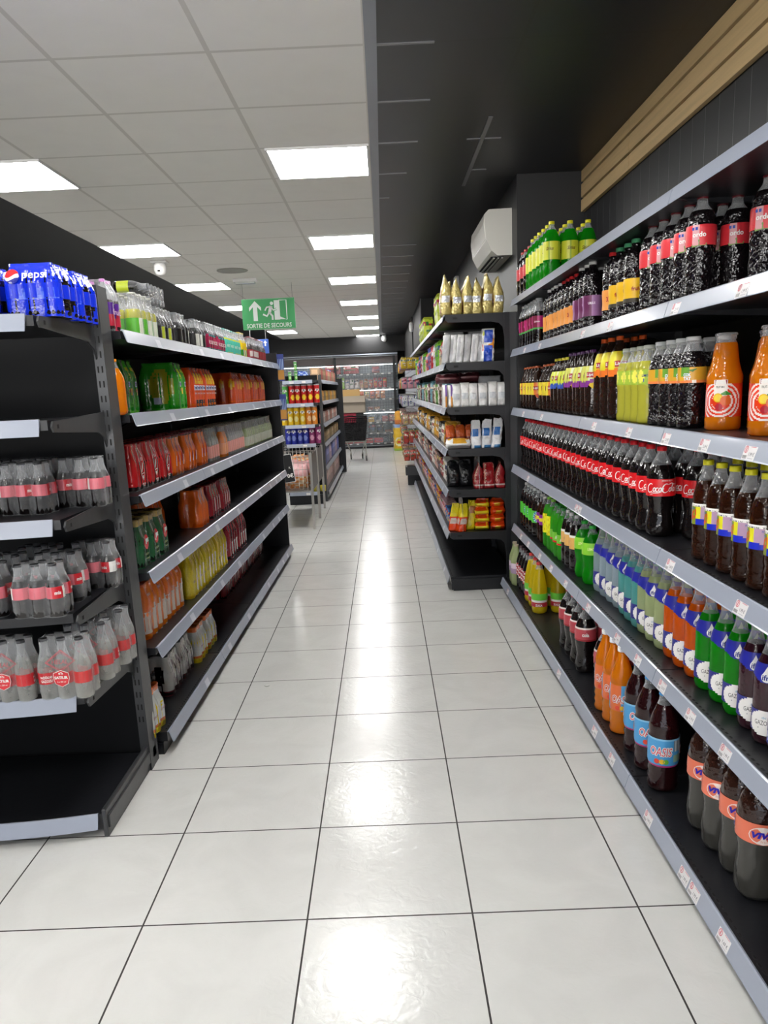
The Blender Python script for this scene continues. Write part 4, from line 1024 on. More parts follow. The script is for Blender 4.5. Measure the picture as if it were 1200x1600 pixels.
# ------------------------------------------------------------------ snack shelving unit (right, beyond the wall corner)
SL = [1.855, 1.55, 1.262, .983, .705, .412, .10]
SX, SY = .425, 5.25
stags = [(l, y, 1) for l in range(7) for y in (5.6, 6.3, 7.1, 8.2, 9.4)]
snack = shelving('shelving_unit', 'black shelving unit of snack bags beyond the wall corner on the right', (SX, 0, 0), -1,
         [SY, 6.25, 7.25, 8.25, 9.25, 10.25, 11.1], SL, .45, .455, 1.86, tags=stags, holes=False)
for li, z in enumerate(SL[:-1]):        # thick end arms with rounded inner corners, towards the camera
    b = B(); X = lambda t: t
    b.prism([(.0, z+.004), (.40, z+.004), (.40, z-.15), (.385, z-.15), (.375, z-.085), (.35, z-.06), (.30, z-.05), (.02, z-.045), (0, z-.03)], 'y', SY-.006, SY-.001)
    b.box(.05, .08, SY-.0075, SY-.006, z-.026, z-.014, 1)
    b.obj('end_arm', [M_SHELF, mat('slot_black')], snack)
B().box(.385, .42, SY-.008, SY, 0, 1.86).box(0, .40, SY-.012, SY-.002, .01, .085).obj('end_post', M_SHELF, snack)
B().box(.21, .213, SY+.02, SY+.33, SL[4]+.001, SL[4]+.24).obj('divider', M_CLEAR, snack); B().box(.09, .093, SY+.02, SY+.3, SL[5]+.001, SL[5]+.23).obj('divider', M_CLEAR, snack)

def bag_mesh(w_, d, h, fn, bottom='flat', crimp=.05, puff=.5, seed=0, lean=0., top='crimp', nz=12, na=24):
    """soft pack: w_ across x, d across y, h tall; fn(side, u, v) -> colour, side 0 = -x, 1 = -y"""
    rnd = random.Random(seed); b = B(); ph = [rnd.uniform(0, 6.28) for _ in range(6)]
    for j in range(nz+1):
        v = j/nz
        k = 1.0
        if top == 'crimp':
            k = 1 if v < .55 else max(.06, 1-((v-.55)/(1-.55-crimp))**1.6) if v < 1-crimp else .05
        elif top == 'flat': k = 1 if v < .85 else 1-.35*((v-.85)/.15)
        if bottom == 'flat': kb = .93+.07*min(1, v/.06)
        else: kb = min(1, max(.06, (v/.4)**.7))
        D_ = d/2*k*kb; W_ = w_/2*(1-.10*(1-k)*(1 if top == 'crimp' else .4))*(1 if bottom == 'flat' else (.94+.06*kb))
        for i in range(na):
            a = 2*PI*i/na; c, s_ = math.cos(a), math.sin(a); e_ = puff
            x = W_*math.copysign(abs(c)**e_, c); y = D_*math.copysign(abs(s_)**e_, s_)
            cr_ = 1+.035*math.sin(9*v*3+ph[0]+3*a)+.03*math.sin(17*v+ph[1]-5*a)
            b.v.append((x*cr_+lean*h*v, y*cr_+.004*math.sin(8*v+ph[2]), h*v+(.008*math.sin(3*x/w_*6+ph[3]) if v > .9 and top == 'crimp' else 0)))
    for j in range(nz):
        for i in range(na):
            i2 = (i+1) % na; a = 2*PI*(i+.5)/na; dx, dy = math.cos(a), math.sin(a)
            if abs(dx)/w_ > abs(dy)/w_ and abs(dx) > abs(dy): side, u = (2 if dx > 0 else 0), .5+dy/2
            else: side, u = (3 if dy > 0 else 1), .5+dx/2
            b.face((j*na+i, j*na+i2, (j+1)*na+i2, (j+1)*na+i), 0, fn(side, u, (j+.5)/nz), True)
    b.face([i for i in range(na-1, -1, -1)], 0, fn(1, .5, 0)); b.face([nz*na+i for i in range(na)], 0, fn(1, .5, 1))
    return b
def bag(me, x, y, z, label, group=None, rz=0, rot=None, name='snack_bag', cat='bag'):
    return tag(inst(name, me, None, (x, y, z), rz, rot), label, cat, group)
def solid(c, c2=None, box=None, c3=None, box3=None):
    def f(s, u, v):
        if box and s in box[0] and box[1] < u < box[2] and box[3] < v < box[4]: return c2
        if box3 and s in box3[0] and box3[1] < u < box3[2] and box3[3] < v < box3[4]: return c3
        return c
    return f
GOLD = hx('b8a868')
M_GOLD = mat('foil_gold', vcol=True, rough=.28, metal=.35, coat=.3, bump=('n', 24, .9, .02))
gm = [bag_mesh(.12, .072, hh, solid(GOLD, hx('c8ccd2'), ((2,), .25, .8, .34, .5), hx('8a4a28'), ((1,), .2, .8, .1, .7)), seed=i, puff=.42, lean=ln, crimp=.03).mesh('gold_bag', [M_GOLD]) for i, (hh, ln) in enumerate(((.255, -.04), (.23, .03), (.24, .05), (.235, 0)))]
for i, x in enumerate([.438, .508, .577, .645, .712, .780]):
    bag(gm[i % 4], x, 5.345, SL[0]+.001, 'gold foil bag on top of snack shelving, %s from the aisle' % ORD[i], 'gold foil bags', -PI/2+random.uniform(-.12, .12))
for i, y in enumerate([5.50, 5.63]):
    bag(gm[(i+1) % 4], .47, y, SL[0]+.001, 'gold foil bag behind the aisle-end gold bag, %s' % nth(i), 'gold foil bags', -PI/2+.2)
WB, GB_ = hx('dcdcdc'), hx('b4b4b4')
wm = [bag_mesh(.048, .10, .185, solid(WB if i else GB_, hx('a8a8ac'), ((1,), .3, .5, .1, .9)), seed=20+i, puff=.4, top='flat', lean=.10).mesh('white_bag', [M_BAG]) for i in range(3)]
for i, x in enumerate([.425, .468, .515, .562, .612, .655]):
    bag(wm[i % 3], x, 5.33+.01*(i % 2), SL[1]+.001, 'leaning white snack pack on second snack shelf, %s from the aisle' % ORD[i], 'leaning white packs', 0, None)
def f_bis(s, u, v):
    if s == 1:
        if .35 < u < .62 and (v < .28 or .3 < v < .5 or .6 < v < .95): return hx('1c48b8')
        if oval(u, v, .72, .62, .2, .09) or oval(u, v, .68, .48, .2, .08): return hx('e09428')
        if .15 < u < .3 and .35 < v < .6: return hx('d84030')
        if oval(u, v, .3, .85, .2, .07): return hx('c8d050')
    return hx('e6e6e2')
bag(bag_mesh(.085, .09, .215, f_bis, seed=31, puff=.35, top='flat', nz=24, na=40, lean=.05).mesh('biscuit_bag', [M_BAG]), .705, 5.33, SL[1]+.001, 'white biscuit pack with blue and orange print on second snack shelf', None)

gg = bag_mesh(.13, .08, .21, solid(hx('8c8c8c')), seed=33, puff=.4, top='flat').mesh('grey_bag', [M_BAG])
for i, x in enumerate([.50, .66]): bag(gg, x, 5.46, SL[1]+.001, 'grey pack at back of second snack shelf, %s' % ('aisle side' if i == 0 else 'wall side'), 'grey packs')
w3 = [bag_mesh(.062, .10, .155+.006*(i % 2), solid(hx('e2e2e0'), hx('c4c8cc'), ((1,), .2, .6, .3, .55)), seed=40+i, puff=.4, top='flat', crimp=.04).mesh('white_bag', [M_BAG]) for i in range(3)]
for i, x in enumerate([.495, .552, .607, .672, .738, .798]):
    bag(w3[i % 3], x, 5.335, SL[2]+.001, 'upright white pouch on third snack shelf, %s from the aisle' % ORD[i], 'white pouches')
fr = lambda s, u, v: hx('e6e4e0') if not (s == 1 and .5 < u < .8) else (hx('7c58a8') if v > .5 else hx('d89038'))
for i, x in enumerate([.418, .455]): bag(bag_mesh(.034, .10, .15, fr, seed=45+i, puff=.4, top='flat').mesh('white_bag', [M_BAG]), x, 5.34, SL[2]+.001, 'narrow white pouch with coloured stripe, %s the aisle' % ('next to' if i == 0 else 'second from'), 'striped white pouches')
dk = bag_mesh(.17, .09, .06, solid(hx('4a1c22'), hx('8a5a5c'), ((1,), .2, .8, .5, .7)), seed=48, bottom='round', puff=.6).mesh('dark_bag', [M_BAG])
bag(dk, .45, 5.45, SL[2]+.16, 'dark red bag lying on the white pouches, aisle side', None); bag(dk, .60, 5.5, SL[2]+.165, 'dark red bag lying on the white pouches, further in')
bag(bag_mesh(.15, .08, .2, solid(hx('a4a6a8')), seed=49, puff=.4, top='flat').mesh('grey_bag', [M_BAG]), .74, 5.47, SL[2]+.001, 'pale grey pack standing behind white pouches, third snack shelf')
def f_wb(s, u, v):
    if s in (0, 1):
        if .42 < v < .72 and .2 < u < .62: return hx('2468b0')
        if v < .12 and u > .4: return hx('3c80b8')
    return hx('e4e6e8')
for i, (x, ln) in enumerate([(.622, .0), (.69, .06), (.755, .12)]):
    bag(bag_mesh(.068, .08, .18+.006*i, f_wb, seed=50+i, puff=.5, lean=ln, crimp=.03, nz=18, na=32).mesh('flour_bag', [M_BAG]), x, 5.33, SL[3]+.001, 'white bag with blue print on fourth snack shelf, %s from the aisle' % ORD[i], 'white and blue bags')
bag(bag_mesh(.17, .08, .065, lambda s, u, v: hx('2c70a8') if u < .15 else (hx('d8a030') if s == 1 and .35 < u < .8 and v > .6 else hx('e6e6e4')), seed=55, bottom='round', puff=.6).mesh('white_bag', [M_BAG]), .50, 5.33, SL[3]+.001, 'white bag with blue corner lying flat on fourth snack shelf')
orr = bag_mesh(.07, .08, .15, lambda s, u, v: hx('b8501c') if v > .5 else hx('782018'), seed=56, puff=.5).mesh('rust_bag', [M_BAG])
for i, x in enumerate([.46, .53, .60]): bag(orr, x, 5.47, SL[3]+.001, 'rust coloured bag behind the white ones, fourth snack shelf, %s from aisle' % ORD[i], 'rust bags')
def f_red(s, u, v):
    if .10 < v < .17: return hx('c8b8b0')
    if s == 1 and u < .5 and ((u*7+v*9) % 1) < .35 and v > .2: return hx('c8a890')
    return hx('98141c')
rm_ = [bag_mesh(.08, .07, .178-.01*i, lambda s, u, v: f_red(1 if s in (1, 2) else s, u, v), seed=60+i, puff=.5, nz=18, na=32, lean=0).mesh('red_bag', [M_BAG]) for i in range(2)]
for i, x in enumerate([.635, .705, .782]): bag(rm_[i % 2], x, 5.335, SL[4]+.001, 'dark red snack bag on fifth snack shelf, %s from the aisle' % ORD[i], 'dark red snack bags', -PI/2 if i != 1 else 0)
blk = bag_mesh(.09, .09, .18, solid(hx('101014')), seed=64, puff=.5).mesh('black_bag', [M_BAG])
for i, x in enumerate([.475, .56]): bag(blk, x, 5.50, SL[4]+.001, 'glossy black bag on fifth snack shelf, %s side' % ('aisle' if i == 0 else 'wall'), 'glossy black bags')
YB, OB = hx('e8d41c'), hx('e0440c')
yl = bag_mesh(.10, .10, .055, lambda s, u, v: YB if v < .62 or u < .15 or u > .8 else OB, seed=70, bottom='round', puff=.7, crimp=.1).mesh('yellow_bag', [M_BAG])
ol = bag_mesh(.10, .10, .055, lambda s, u, v: OB if not (s == 1 and .42 < u < .62 and v < .6) else hx('e8c028'), seed=71, bottom='round', puff=.7, crimp=.1).mesh('orange_bag', [M_BAG])
for i in range(4):
    bag(yl, .655+.004*(i % 2), 5.335, SL[5]+.001+.0535*i, 'yellow snack bag in flat stack on sixth snack shelf, %s from bottom' % ORD[i], 'stacked yellow bags', .1*(i % 3-1))
    bag(ol, .765-.004*(i % 2), 5.335, SL[5]+.001+.0535*i, 'orange snack bag in flat stack next to wall post, %s from bottom' % ORD[i], 'stacked orange bags', .08*(i % 3-1))
def f_oy(s, u, v):
    if s in (0, 1) and oval(u, v, .5, .38, .3, .13): return hx('d8c8c0')
    return YB if v > .55 else OB
oy = bag_mesh(.062, .07, .185, f_oy, seed=72, puff=.5, nz=18, na=32, lean=.15).mesh('snack_bag', [M_BAG])
bag(oy, .505, 5.31, SL[5]+.001, 'upright orange and yellow bag on sixth snack shelf, second from aisle', None, .2); bag(oy, .452, 5.36, SL[5]+.001, 'upright orange and yellow bag on sixth snack shelf, nearest the aisle', None, -.2)
bag(bag_mesh(.06, .07, .2, lambda s, u, v: YB if not oval(u, v, .6, .7, .3, .15) else hx('a86828'), seed=73, puff=.5, lean=.1).mesh('snack_bag', [M_BAG]), .575, 5.38, SL[5]+.001, 'tall yellow bag behind the orange bags, sixth snack shelf')
# along the aisle side
PAL = {0: [('b8c838', 'yellow-green', .24, .10)], 1: [('c83c34', 'red', .17, .07), ('d8c0a0', 'cream', .16, .07), ('7cc02c', 'lime green', .2, .08), ('c8ccd0', 'silver', .2, .08), ('a82028', 'crimson', .2, .07), ('2c3c8c', 'navy blue', .2, .08)],
       2: [('6aa0b0', 'teal blue', .19, .09), ('5c2c34', 'maroon', .17, .06), ('e0dcd4', 'white', .17, .03), ('5c9c3c', 'green', .17, .04), ('d8d0c0', 'ivory', .16, .03), ('7c5c50', 'brown', .16, .05)],
       3: [('e0a828', 'amber yellow', .16, .07), ('e8e4d8', 'off-white', .13, .05), ('3c342c', 'dark brown', .14, .05), ('d8981c', 'mustard', .17, .08)],
       4: [('d8d4cc', 'pale grey', .17, .04), ('ece6dc', 'white', .17, .04), ('a83c3c', 'red', .13, .05), ('5c3c38', 'brown', .16, .08), ('c89c90', 'pink brown', .15, .08)],
       5: [('2c68b0', 'blue', .10, .08), ('c8a0a8', 'pink', .11, .06), ('b88c98', 'dusty pink', .11, .06), ('d8981c', 'orange yellow', .15, .08)]}
def f_art(c, seed):
    r_ = random.Random(seed); c2, c3 = [hx(q) for q in r_.sample(['e8e4dc', 'd8b850', 'a83038', '3c6c3c', '2c4c80', '6c4830', 'dcd0b8'], 2)]; cu, cv = r_.uniform(.3, .7), r_.uniform(.3, .5); tl = r_.uniform(-.3, .3)
    def f(s, u, v):
        if abs(v-.72-tl*(u-.5)) < .075 and .15 < u < .85: return c3 if int(u*9+seed) % 3 else c2
        if oval(u, v, cu, cv, .2, .14): return c2 if (u*7+v*5) % 1 < .6 else tuple(q*.7 for q in c)
        return tuple(q*.6 for q in c) if v > .93 or v < .05 else c
    return f
cols = {}
for lev, kinds in PAL.items():
    y = 5.62 if lev != 0 else 6.15; n = {}; i = 0; r_ = random.Random(lev+3)
    while y < 10.4:
        c, nm, h, dd = kinds[(i//3) % len(kinds)]
        if lev == 0 and (6.5 < y < 8.0 or y > 9): y += .4; i += 1; continue
        key = (lev, nm)
        if key not in cols: cols[key] = bag_mesh(.11, dd*1.0, h, f_art(hx(c), hash(nm) % 50 if False else lev*7+len(nm)), seed=lev*10+len(nm), puff=.45, crimp=.06, lean=r_.uniform(-.08, .05), top='crimp' if dd > .045 else 'flat').mesh('snack_bag', [M_BAG])
        j = n.get(nm, 0); n[nm] = j+1
        bag(cols[key], SX+.075, y+dd/2, SL[lev]+.001, '%s snack pack, %s snack shelf along the aisle, %s of that colour' % (nm, ORD[lev], nth(j)), 'packs along the %s snack shelf' % ORD[lev], r_.uniform(-.15, .15))
        y += dd+.015+r_.uniform(0, .04); i += 1
pk = B().box(-.055, .055, -.03, .03, 0, .06, c=hx('c48c98'), bev=.004)
pk.quad((-.0556, -.02, .012), (-.0556, .02, .012), (-.0556, .02, .048), (-.0556, -.02, .048), c=hx('5c2030')); pk.quad((-.03, -.0306, .012), (.02, -.0306, .012), (.02, -.0306, .048), (-.03, -.0306, .048), c=hx('e0d0d0'))
pk = pk.mesh('carton', [M_CARD])

# wall air conditioner
ac = thing('air_conditioner', (.89, 5.79, 2.235), 'white wall air conditioner high on the black wall above the snack shelving', 'air conditioner')
M_AC = mat('ac_plastic', hx('d6d4cc'), .35)
pr = [(0, 0), (-.095, 0), (-.135, .03), (-.168, .10), (-.178, .20), (-.172, .262), (-.15, .283), (0, .286)]
b = B().prism([(p, q) for p, q in pr], 'y', -.385, .385)
b.obj('casing', M_AC, ac)
for ye in (-.4, .385): B().prism([(p*1.01, q*1.0+(.0 if q > .01 else -.003)) for p, q in pr], 'y', ye, ye+.015).obj('end_cap', mat('ac_plastic_end', hx('c8c6be'), .4), ac)
fp = B(); fp.prism([(-.140, .045), (-.171, .11), (-.182, .20), (-.176, .262), (-.171, .262), (-.176, .20), (-.165, .11), (-.134, .045)], 'y', -.375, .375)
fp.obj('front_panel', mat('ac_front', hx('dedcd4'), .25), ac)
B().box(-.130, -.045, -.33, .33, -.004, .002).obj('air_outlet', mat('slot_black'), ac)
for x in (-.115, -.085, -.06):
    B().box(x, x+.012, -.32, .32, -.010, -.004).obj('louvre', M_AC, ac)
# small devices
t = thing('dome_camera', (-2.056, 7.72, CZ), 'small white dome camera hanging under the white ceiling', 'security camera')
M_WPL = mat('white_plastic', hx('e4e4e2'), .35)
B().box(-.075, .075, -.06, .06, -.02, 0, bev=.006).obj('base', M_WPL, t); B().lathe([(.02, -.13, 0), (.045, -.115, 0), (.058, -.08, 0), (.055, -.03, 0), (.05, -.02, 0)], 18).obj('dome', M_WPL, t); B().box(-.012, .012, -.055, -.045, -.10, -.085).obj('lens', mat('slot_black'), t)
tag(B().lathe([(.155, -.012, 0), (.16, -.006, 0), (.14, 0, 0)], 24).obj('speaker_grille', mat('grille_grey', hx('98968f'), .6), None, (-1.503, 8.44, CZ)), 'flat grey round grille in the white ceiling tile', 'ceiling grille')
t = thing('emergency_light', (-1.487, 9.1, CZ), 'small white emergency light box under the white ceiling', 'emergency light')
B().box(-.13, .13, -.05, .05, -.035, 0, bev=.005).obj('housing', M_WPL, t); B().box(-.11, .11, -.052, .03, -.055, -.035, bev=.004).obj('lens', mat('lens', hx('d8dcd8'), .2), t)
for x, y, z, l in ((.872, 8.97, 2.50, 'small white camera on the dark wall above the gold bags'), (.575, 14.7, 2.50, 'small white wall camera near the far dark pillar')):
    t = thing('wall_camera', (x, y, z), l, 'security camera')
    B().lathe([(.02, -.09, 0), (.04, -.07, 0), (.045, 0, 0), (.04, .07, 0), (.02, .09, 0)], 14).obj('body', M_WPL, t); B().box(.0, .05, -.015, .015, -.02, .02).obj('mount', M_WPL, t)
tag(B().box(-.27, .27, -.03, .03, -.035, 0, bev=.005).obj('strip_light', mat('strip', hx('c8c8c8'), .3), None, (.29, 19.35, CZ)), 'thin white strip light under the black ceiling at far end', 'strip light')
t = thing('dome_camera', (.09, 19.1, CZ), 'white dome camera beside the far strip light', 'security camera')
B().lathe([(.02, -.16, 0), (.06, -.13, 0), (.07, -.08, 0), (.05, -.04, 0), (.05, 0, 0)], 14).obj('dome', M_WPL, t)

# emergency exit sign
t = thing('exit_sign', (-1.305, 9.5, 2.155), 'green exit sign with white arrow, running figure and door hanging from ceiling', 'sign')
b = B().box(-.31, .31, -.006, .006, 0, .35, c=hx('46a866'), bev=.002)
FS = lambda x, z: (x, -.0075, z)
for q in (((-.305, .345), (.305, .345)), ((-.305, .005), (.305, .005))): b.stroke([(*q[0], 1), (*q[1], 1)], .004, FS, c=hx('a8d4b4'))
SW = hx('e8f0ec')
k = len(b.v); b.v += [FS(*q) for q in ((-.18, .10), (-.13, .10), (-.13, .258), (-.085, .212), (-.085, .252), (-.155, .325), (-.225, .252), (-.225, .212), (-.18, .258))]; b.face(range(k, k+9), 0, SW)
b.quad(FS(.07, .105), FS(.135, .105), FS(.135, .325), FS(.07, .325), c=SW)            # wall
b.stroke([(.125, .325), (.215, .325), (.215, .105), (.205, .105)], .010, FS, c=SW)     # door frame
b.quad(FS(.125, .145), FS(.207, .107), FS(.125, .11), FS(.125, .11), c=SW)
F2 = lambda x, z: (x, -.0085, z); GR = hx('46a866')
def man(fn, c, g):
    k = len(b.v); b.v.append(fn(.043, .292)); b.v += [fn(.043+(.020+g)*math.cos(2*PI*i/14), .292+(.020+g)*math.sin(2*PI*i/14)) for i in range(14)]
    for i in range(14): b.face((k, k+1+i, k+1+(i+1) % 14), 0, c)
    b.stroke([(.035, .262), (.022, .225), (.012, .185)], .036+2*g, fn, c=c)
    b.stroke([(.03, .255), (-.018, .25), (-.04, .212)], .016+2*g, fn, c=c)
    b.stroke([(.035, .25), (.06, .215), (.098, .228)], .016+2*g, fn, c=c)
    b.stroke([(.012, .19), (.045, .15), (.045, .105)], .022+2*g, fn, c=c)
    b.stroke([(.008, .19), (-.02, .150), (-.065, .172)], .020+2*g, fn, c=c)
man(F2, GR, .006); man(lambda x, z: (x, -.0095, z), SW, 0)
b.text('SORTIE DE SECOURS', lambda x, z: F2(x, z+.045), w=.53, h=.05, c=SW, bold=.015)
b.obj('sign_panel', M_CARD, t)
for x in (-.29, .29): B().tube([(x, 0, .35), (x, 0, CZ-2.155)], .002, 5).obj('hanging_wire', M_CHROME, t)
t = thing('direction_sign', (-1.80, 12, 2.005), 'blue hanging sign with a white arrow behind the left gondola', 'sign')
b = B().box(-.2, .12, -.004, .004, 0, .21, c=hx('3c64c0'), bev=.002)
G2 = lambda x, z: (x, -.0055, z)
b.stroke([(.07, .11), (.07, .16)], .022, G2); k = len(b.v); b.v += [G2(.07, .195), G2(.1, .155), G2(.04, .155)]; b.face((k, k+1, k+2), 0, WHITE)
b.text('Caisse', lambda x, z: G2(x-.06, z+.165), w=.17, h=.035, bold=.02); b.text('Caution', lambda x, z: G2(x-.07, z+.095), w=.17, h=.032, bold=.02); b.text('PIÈCE', lambda x, z: G2(x+.0, z+.03), w=.12, h=.028, bold=.02)
b.obj('sign_panel', M_CARD, t)
for x in (-.15, .08): B().tube([(x, 0, .21), (x, 0, CZ-2.005)], .0015, 5).obj('hanging_wire', M_CHROME, t)

# ------------------------------------------------------------------ far left: crisp gondola end, side shelves, wire stands
FY = 9.85
PL = [1.555, 1.275, 1.01, .77, .16]
pe = thing('end_shelving_unit', (-1.03, FY, 0), 'far end shelving unit stocked with crisp tubes behind the wire stands', 'shelving')
B().box(-.24, .20, .25, .27, 0, 1.62).obj('back_panel', M_PANEL, pe)
for x in (-.24, .215): B().box(x, x+.035, .20, .27, 0, 1.62).obj('upright', M_POST, pe)
for z in PL:
    o = B().box(-.22, .21, -.02, .25, z-.03, z).obj('shelf', M_SHELF, pe)
    B().prism([(-.02, z+.004), (-.028, z+.003), (-.044, z-.04), (-.04, z-.04), (-.024, z)], 'x', -.21, .16).obj('price_rail', M_RAIL, o)
    for x in ((-.12, .03) if z > 1.5 else (0.0,)): B().box(x, x+.05, -.0435, -.042, z-.036, z-.006, c=WHITE).obj('price_tag', M_CARD, o)
B().box(-.22, .21, -.0, .25, 0, .12).obj('plinth', M_SHELF, pe)
def tube_can(key, c, c2):
    fn = lambda u, v: c2 if oval((u*2+.5) % 1, v, .5, .35, .26, .16) else (WHITE if oval((u*2+.5) % 1, v, .5, .74, .26, .09) else c)
    prof = [(.036, 0, 0), (.037, .003, 0), (.037, .228, 0), (.0375, .229, 0), (.0375, .236, 0), (.034, .236, 0)]
    return B().lathe(prof, 16).mesh('can_body', [mat('can_metal', hx('b8b8b8'), .3, .6)]), label_mesh([(.037, 0), (.037, .24)], .004, .222, fn, 28, 16, lambda b, W, R: [b.text('P', W(a, .165, .003), w=.02, h=.026, c=hx('282828'), bold=.03) for a in (0, PI)]), B().lathe([(.0385, .228, 0), (.0385, .24, 0), (.035, .241, 0)], 16).mesh('lid', [mat('lid', hx('d8d8d8'), .3)])
CAN = {k: tube_can(k, hx(a), hx(b_)) for k, a, b_ in (('red', 'c81c20', 'f0d030'), ('green', '58b050', 'c8e0a0'), ('yellow', 'e8c020', 'f4e8a0'), ('orange', 'e08828', 'f0d0a0'), ('blue', '2c38a8', '8898d8'), ('purple', '8c3468', 'd8a0b8'))}
def can(k, x, y, z, label, g, sc=1.):
    t = thing('crisp_can', (x, y, z), label, 'crisp tube', g, random.uniform(-2.2, -.9)); t.scale = (sc, sc, sc)
    for n, me in zip(('can_body', 'label', 'lid'), CAN[k]): inst(n, me, t)
for lv, ks in ((1, 'green red red red red red'.split()), (2, 'yellow yellow yellow yellow orange orange'.split()), (3, 'blue blue blue blue purple purple'.split())):
    for i, k in enumerate(ks):
        x = -1.235+(.0755 if lv != 1 else .078)*i+(.0 if lv == 2 else .03)-.015
        if lv == 2: x += -.0
        can(k, x, FY+.04, PL[lv]+.001, '%s crisp tube, %s row of the far end unit, %s from left' % (k, ['', 'upper', 'middle', 'lower'][lv], ORD[i]), k+' crisp tubes', .96)
for i, (x, zz) in enumerate(((-1.15, 0), (-1.075, 0), (-1.075, .118))): can('green', x, FY+.04, PL[0]+.001+zz, 'small green snack tub on top of far end unit, %s' % ['left', 'right, lower', 'right, upper'][i], 'green snack tubs', .48)
jar = B().lathe([(.035, 0, 0), (.038, .004, 0), (.038, .07, 0), (.036, .075, 0)], 14)
jar.c = [hx('d8c83c') if i % 3 else hx('b8a86c') for i in range(len(jar.c))]; jar = jar.mesh('snack_jar', [M_CARD])
for i in range(6): tag(inst('snack_jar', jar, None, (-1.22+.08*i, FY+.04, PL[4]+.001)), 'small yellow tub on bottom far shelf, %s from left' % ORD[i], 'tub', 'yellow tubs')
BL = [1.555, 1.285, 1.0, .745, .44, .12]
farg = shelving('shelving_unit', 'far gondola side with boxed goods beyond the wire basket stands', (-.79, 0, 0), 1, [FY+.31, 11.1, 12.1, 13.1, 13.75], BL, .40, .42, 1.60, endpanel=(False, True))
B().box(-.20, .09, 13.76, 13.80, 0, 1.62).obj('end_panel', M_SHELF, farg)
BC = [['b89878', 'c0605c', 'a88868'], ['d8a030', 'c89038', '8c7450'], ['a86858', 'c8c0b8', 'b89080'], ['c8b088', '9c7c50', 'b8a070'], ['5c64a8', '8c8cb8', 'c0a8b8'], ['a88880', 'c0a8a0', 'b09088']]
for lv in range(6):
    y = FY+.40; i = 0
    while y < 13.6:
        c = hx(BC[lv][(i//2) % 3]); d = .13 if lv < 4 else .22; h = [.16, .14, .15, .14, .22, .24][lv]-.01*(i % 2)
        k = ('bx', lv, (i//2) % 3, i % 2)
        if k not in cols:
            q = B().box(-.06, .06, -d/2, d/2, 0, h, c=c, bev=.003); q.quad((.0605, -d*.3, h*.5), (.0605, d*.3, h*.5), (.0605, d*.3, h*.85), (.0605, -d*.3, h*.85), c=tuple(min(1, v*1.8) for v in c)); q.quad((-.04, -d/2-.0006, h*.5), (.04, -d/2-.0006, h*.5), (.04, -d/2-.0006, h*.85), (-.04, -d/2-.0006, h*.85), c=tuple(min(1, v*1.8) for v in c)); cols[k] = q.mesh('carton', [M_CARD])
        tag(inst('carton', cols[k], None, (-.87, y+d/2, BL[lv]+.001), random.uniform(-.05, .05)), 'printed carton on %s shelf of far gondola, %s in row' % (ORD[lv], nth(i)), 'carton', 'cartons on the far gondola %s shelf' % ORD[lv])
        y += d+.02; i += 1
blb = bag_mesh(.17, .2, .14, lambda s, u, v: hx('3c60b8') if (u*3+v*2) % 1 < .6 else hx('b8c8e0'), seed=90, bottom='round', puff=.5).mesh('blue_bag', [M_BAG])
for i in range(4): bag(blb, -1.29+.19*i if i < 3 else -1.12, 12.9 if i < 3 else 13.3, 1.605, 'large blue and white bag on top of far gondola, %s from left' % ORD[i], 'blue bags on the far gondola', .2, None)

M_WIRE = mat('wire_chrome', hx('b4b0aa'), .3, .85)
for n_, (y0, y1) in enumerate(((7.99, 8.70), (8.73, 9.45))):
    t = thing('wire_basket_stand', (-1.04, (y0+y1)/2, 0), 'chrome wire basket stand with flat legs, %s of the two' % ('nearer' if n_ == 0 else 'farther'), 'basket stand', 'wire basket stands')
    hy = (y1-y0)/2; W = .265
    for sx in (-1, 1):
        for sy2 in (-1, 1): B().box(sx*W-.013, sx*W+.013, sy2*hy-.004, sy2*hy+.004, 0, .80 if sy2 < 0 else .78).obj('leg', M_POST if False else M_WIRE, t)
    for sx in (-1, 1):
        B().box(sx*(W+.0)-.002, sx*(W+.0)+.002, -hy+.0, hy, .40, .775).obj('side_plate', mat('brushed_plate', hx('6c6862'), .35, .8), t)
    for sgn in (-1, 1):
        g = B()
        for i in range(13): x = -W+2*W*i/12; g.tube([(x, sgn*hy, .42), (x, sgn*hy, .77)], .0022, 4)
        for i in range(6): g.tube([(-W, sgn*hy, .42+.07*i), (W, sgn*hy, .42+.07*i)], .0025, 4)
        g.obj('wire_panel', M_WIRE, t)
    g = B()
    for i in range(13): x = -W+2*W*i/12; g.tube([(x, -hy, .42), (x, hy, .42)], .0022, 4)
    for i in range(8): y = -hy+2*hy*i/7; g.tube([(-W, y, .418), (W, y, .418)], .0022, 4)
    g.box(-W, W, -hy, hy, .395, .412)
    g.obj('basket_floor', M_WIRE, t)
    ob = [bag_mesh(.21, .12, .26, lambda s, u, v: hx('d8a0a0') if v > .5 and n_ == 0 else (hx('e08838') if (u*5+v*4) % 1 < .6 else hx('e8c89c')), seed=100+i+n_, bottom='round', puff=.6).mesh('snack_bag', [M_BAG]) for i in range(2)]
    for i, (x, dy, z, rx) in enumerate(((-.12, -.22, .46, 0), (.12, -.22, .46, 0), (-.1, .0, .46, 0), (.13, .02, .46, 0), (0, .2, .46, 0))):
        bag(ob[i % 2], -1.04+x, (y0+y1)/2+dy, .424, 'orange and pink snack bag in %s wire stand, %s' % ('nearer' if n_ == 0 else 'farther', ['front left', 'front right', 'middle left', 'middle right', 'back'][i]), 'snack bags in the wire stands', .2*i)
b = B().box(-.10, .10, -.002, .002, 0, .29, c=hx('e8e8e8'))
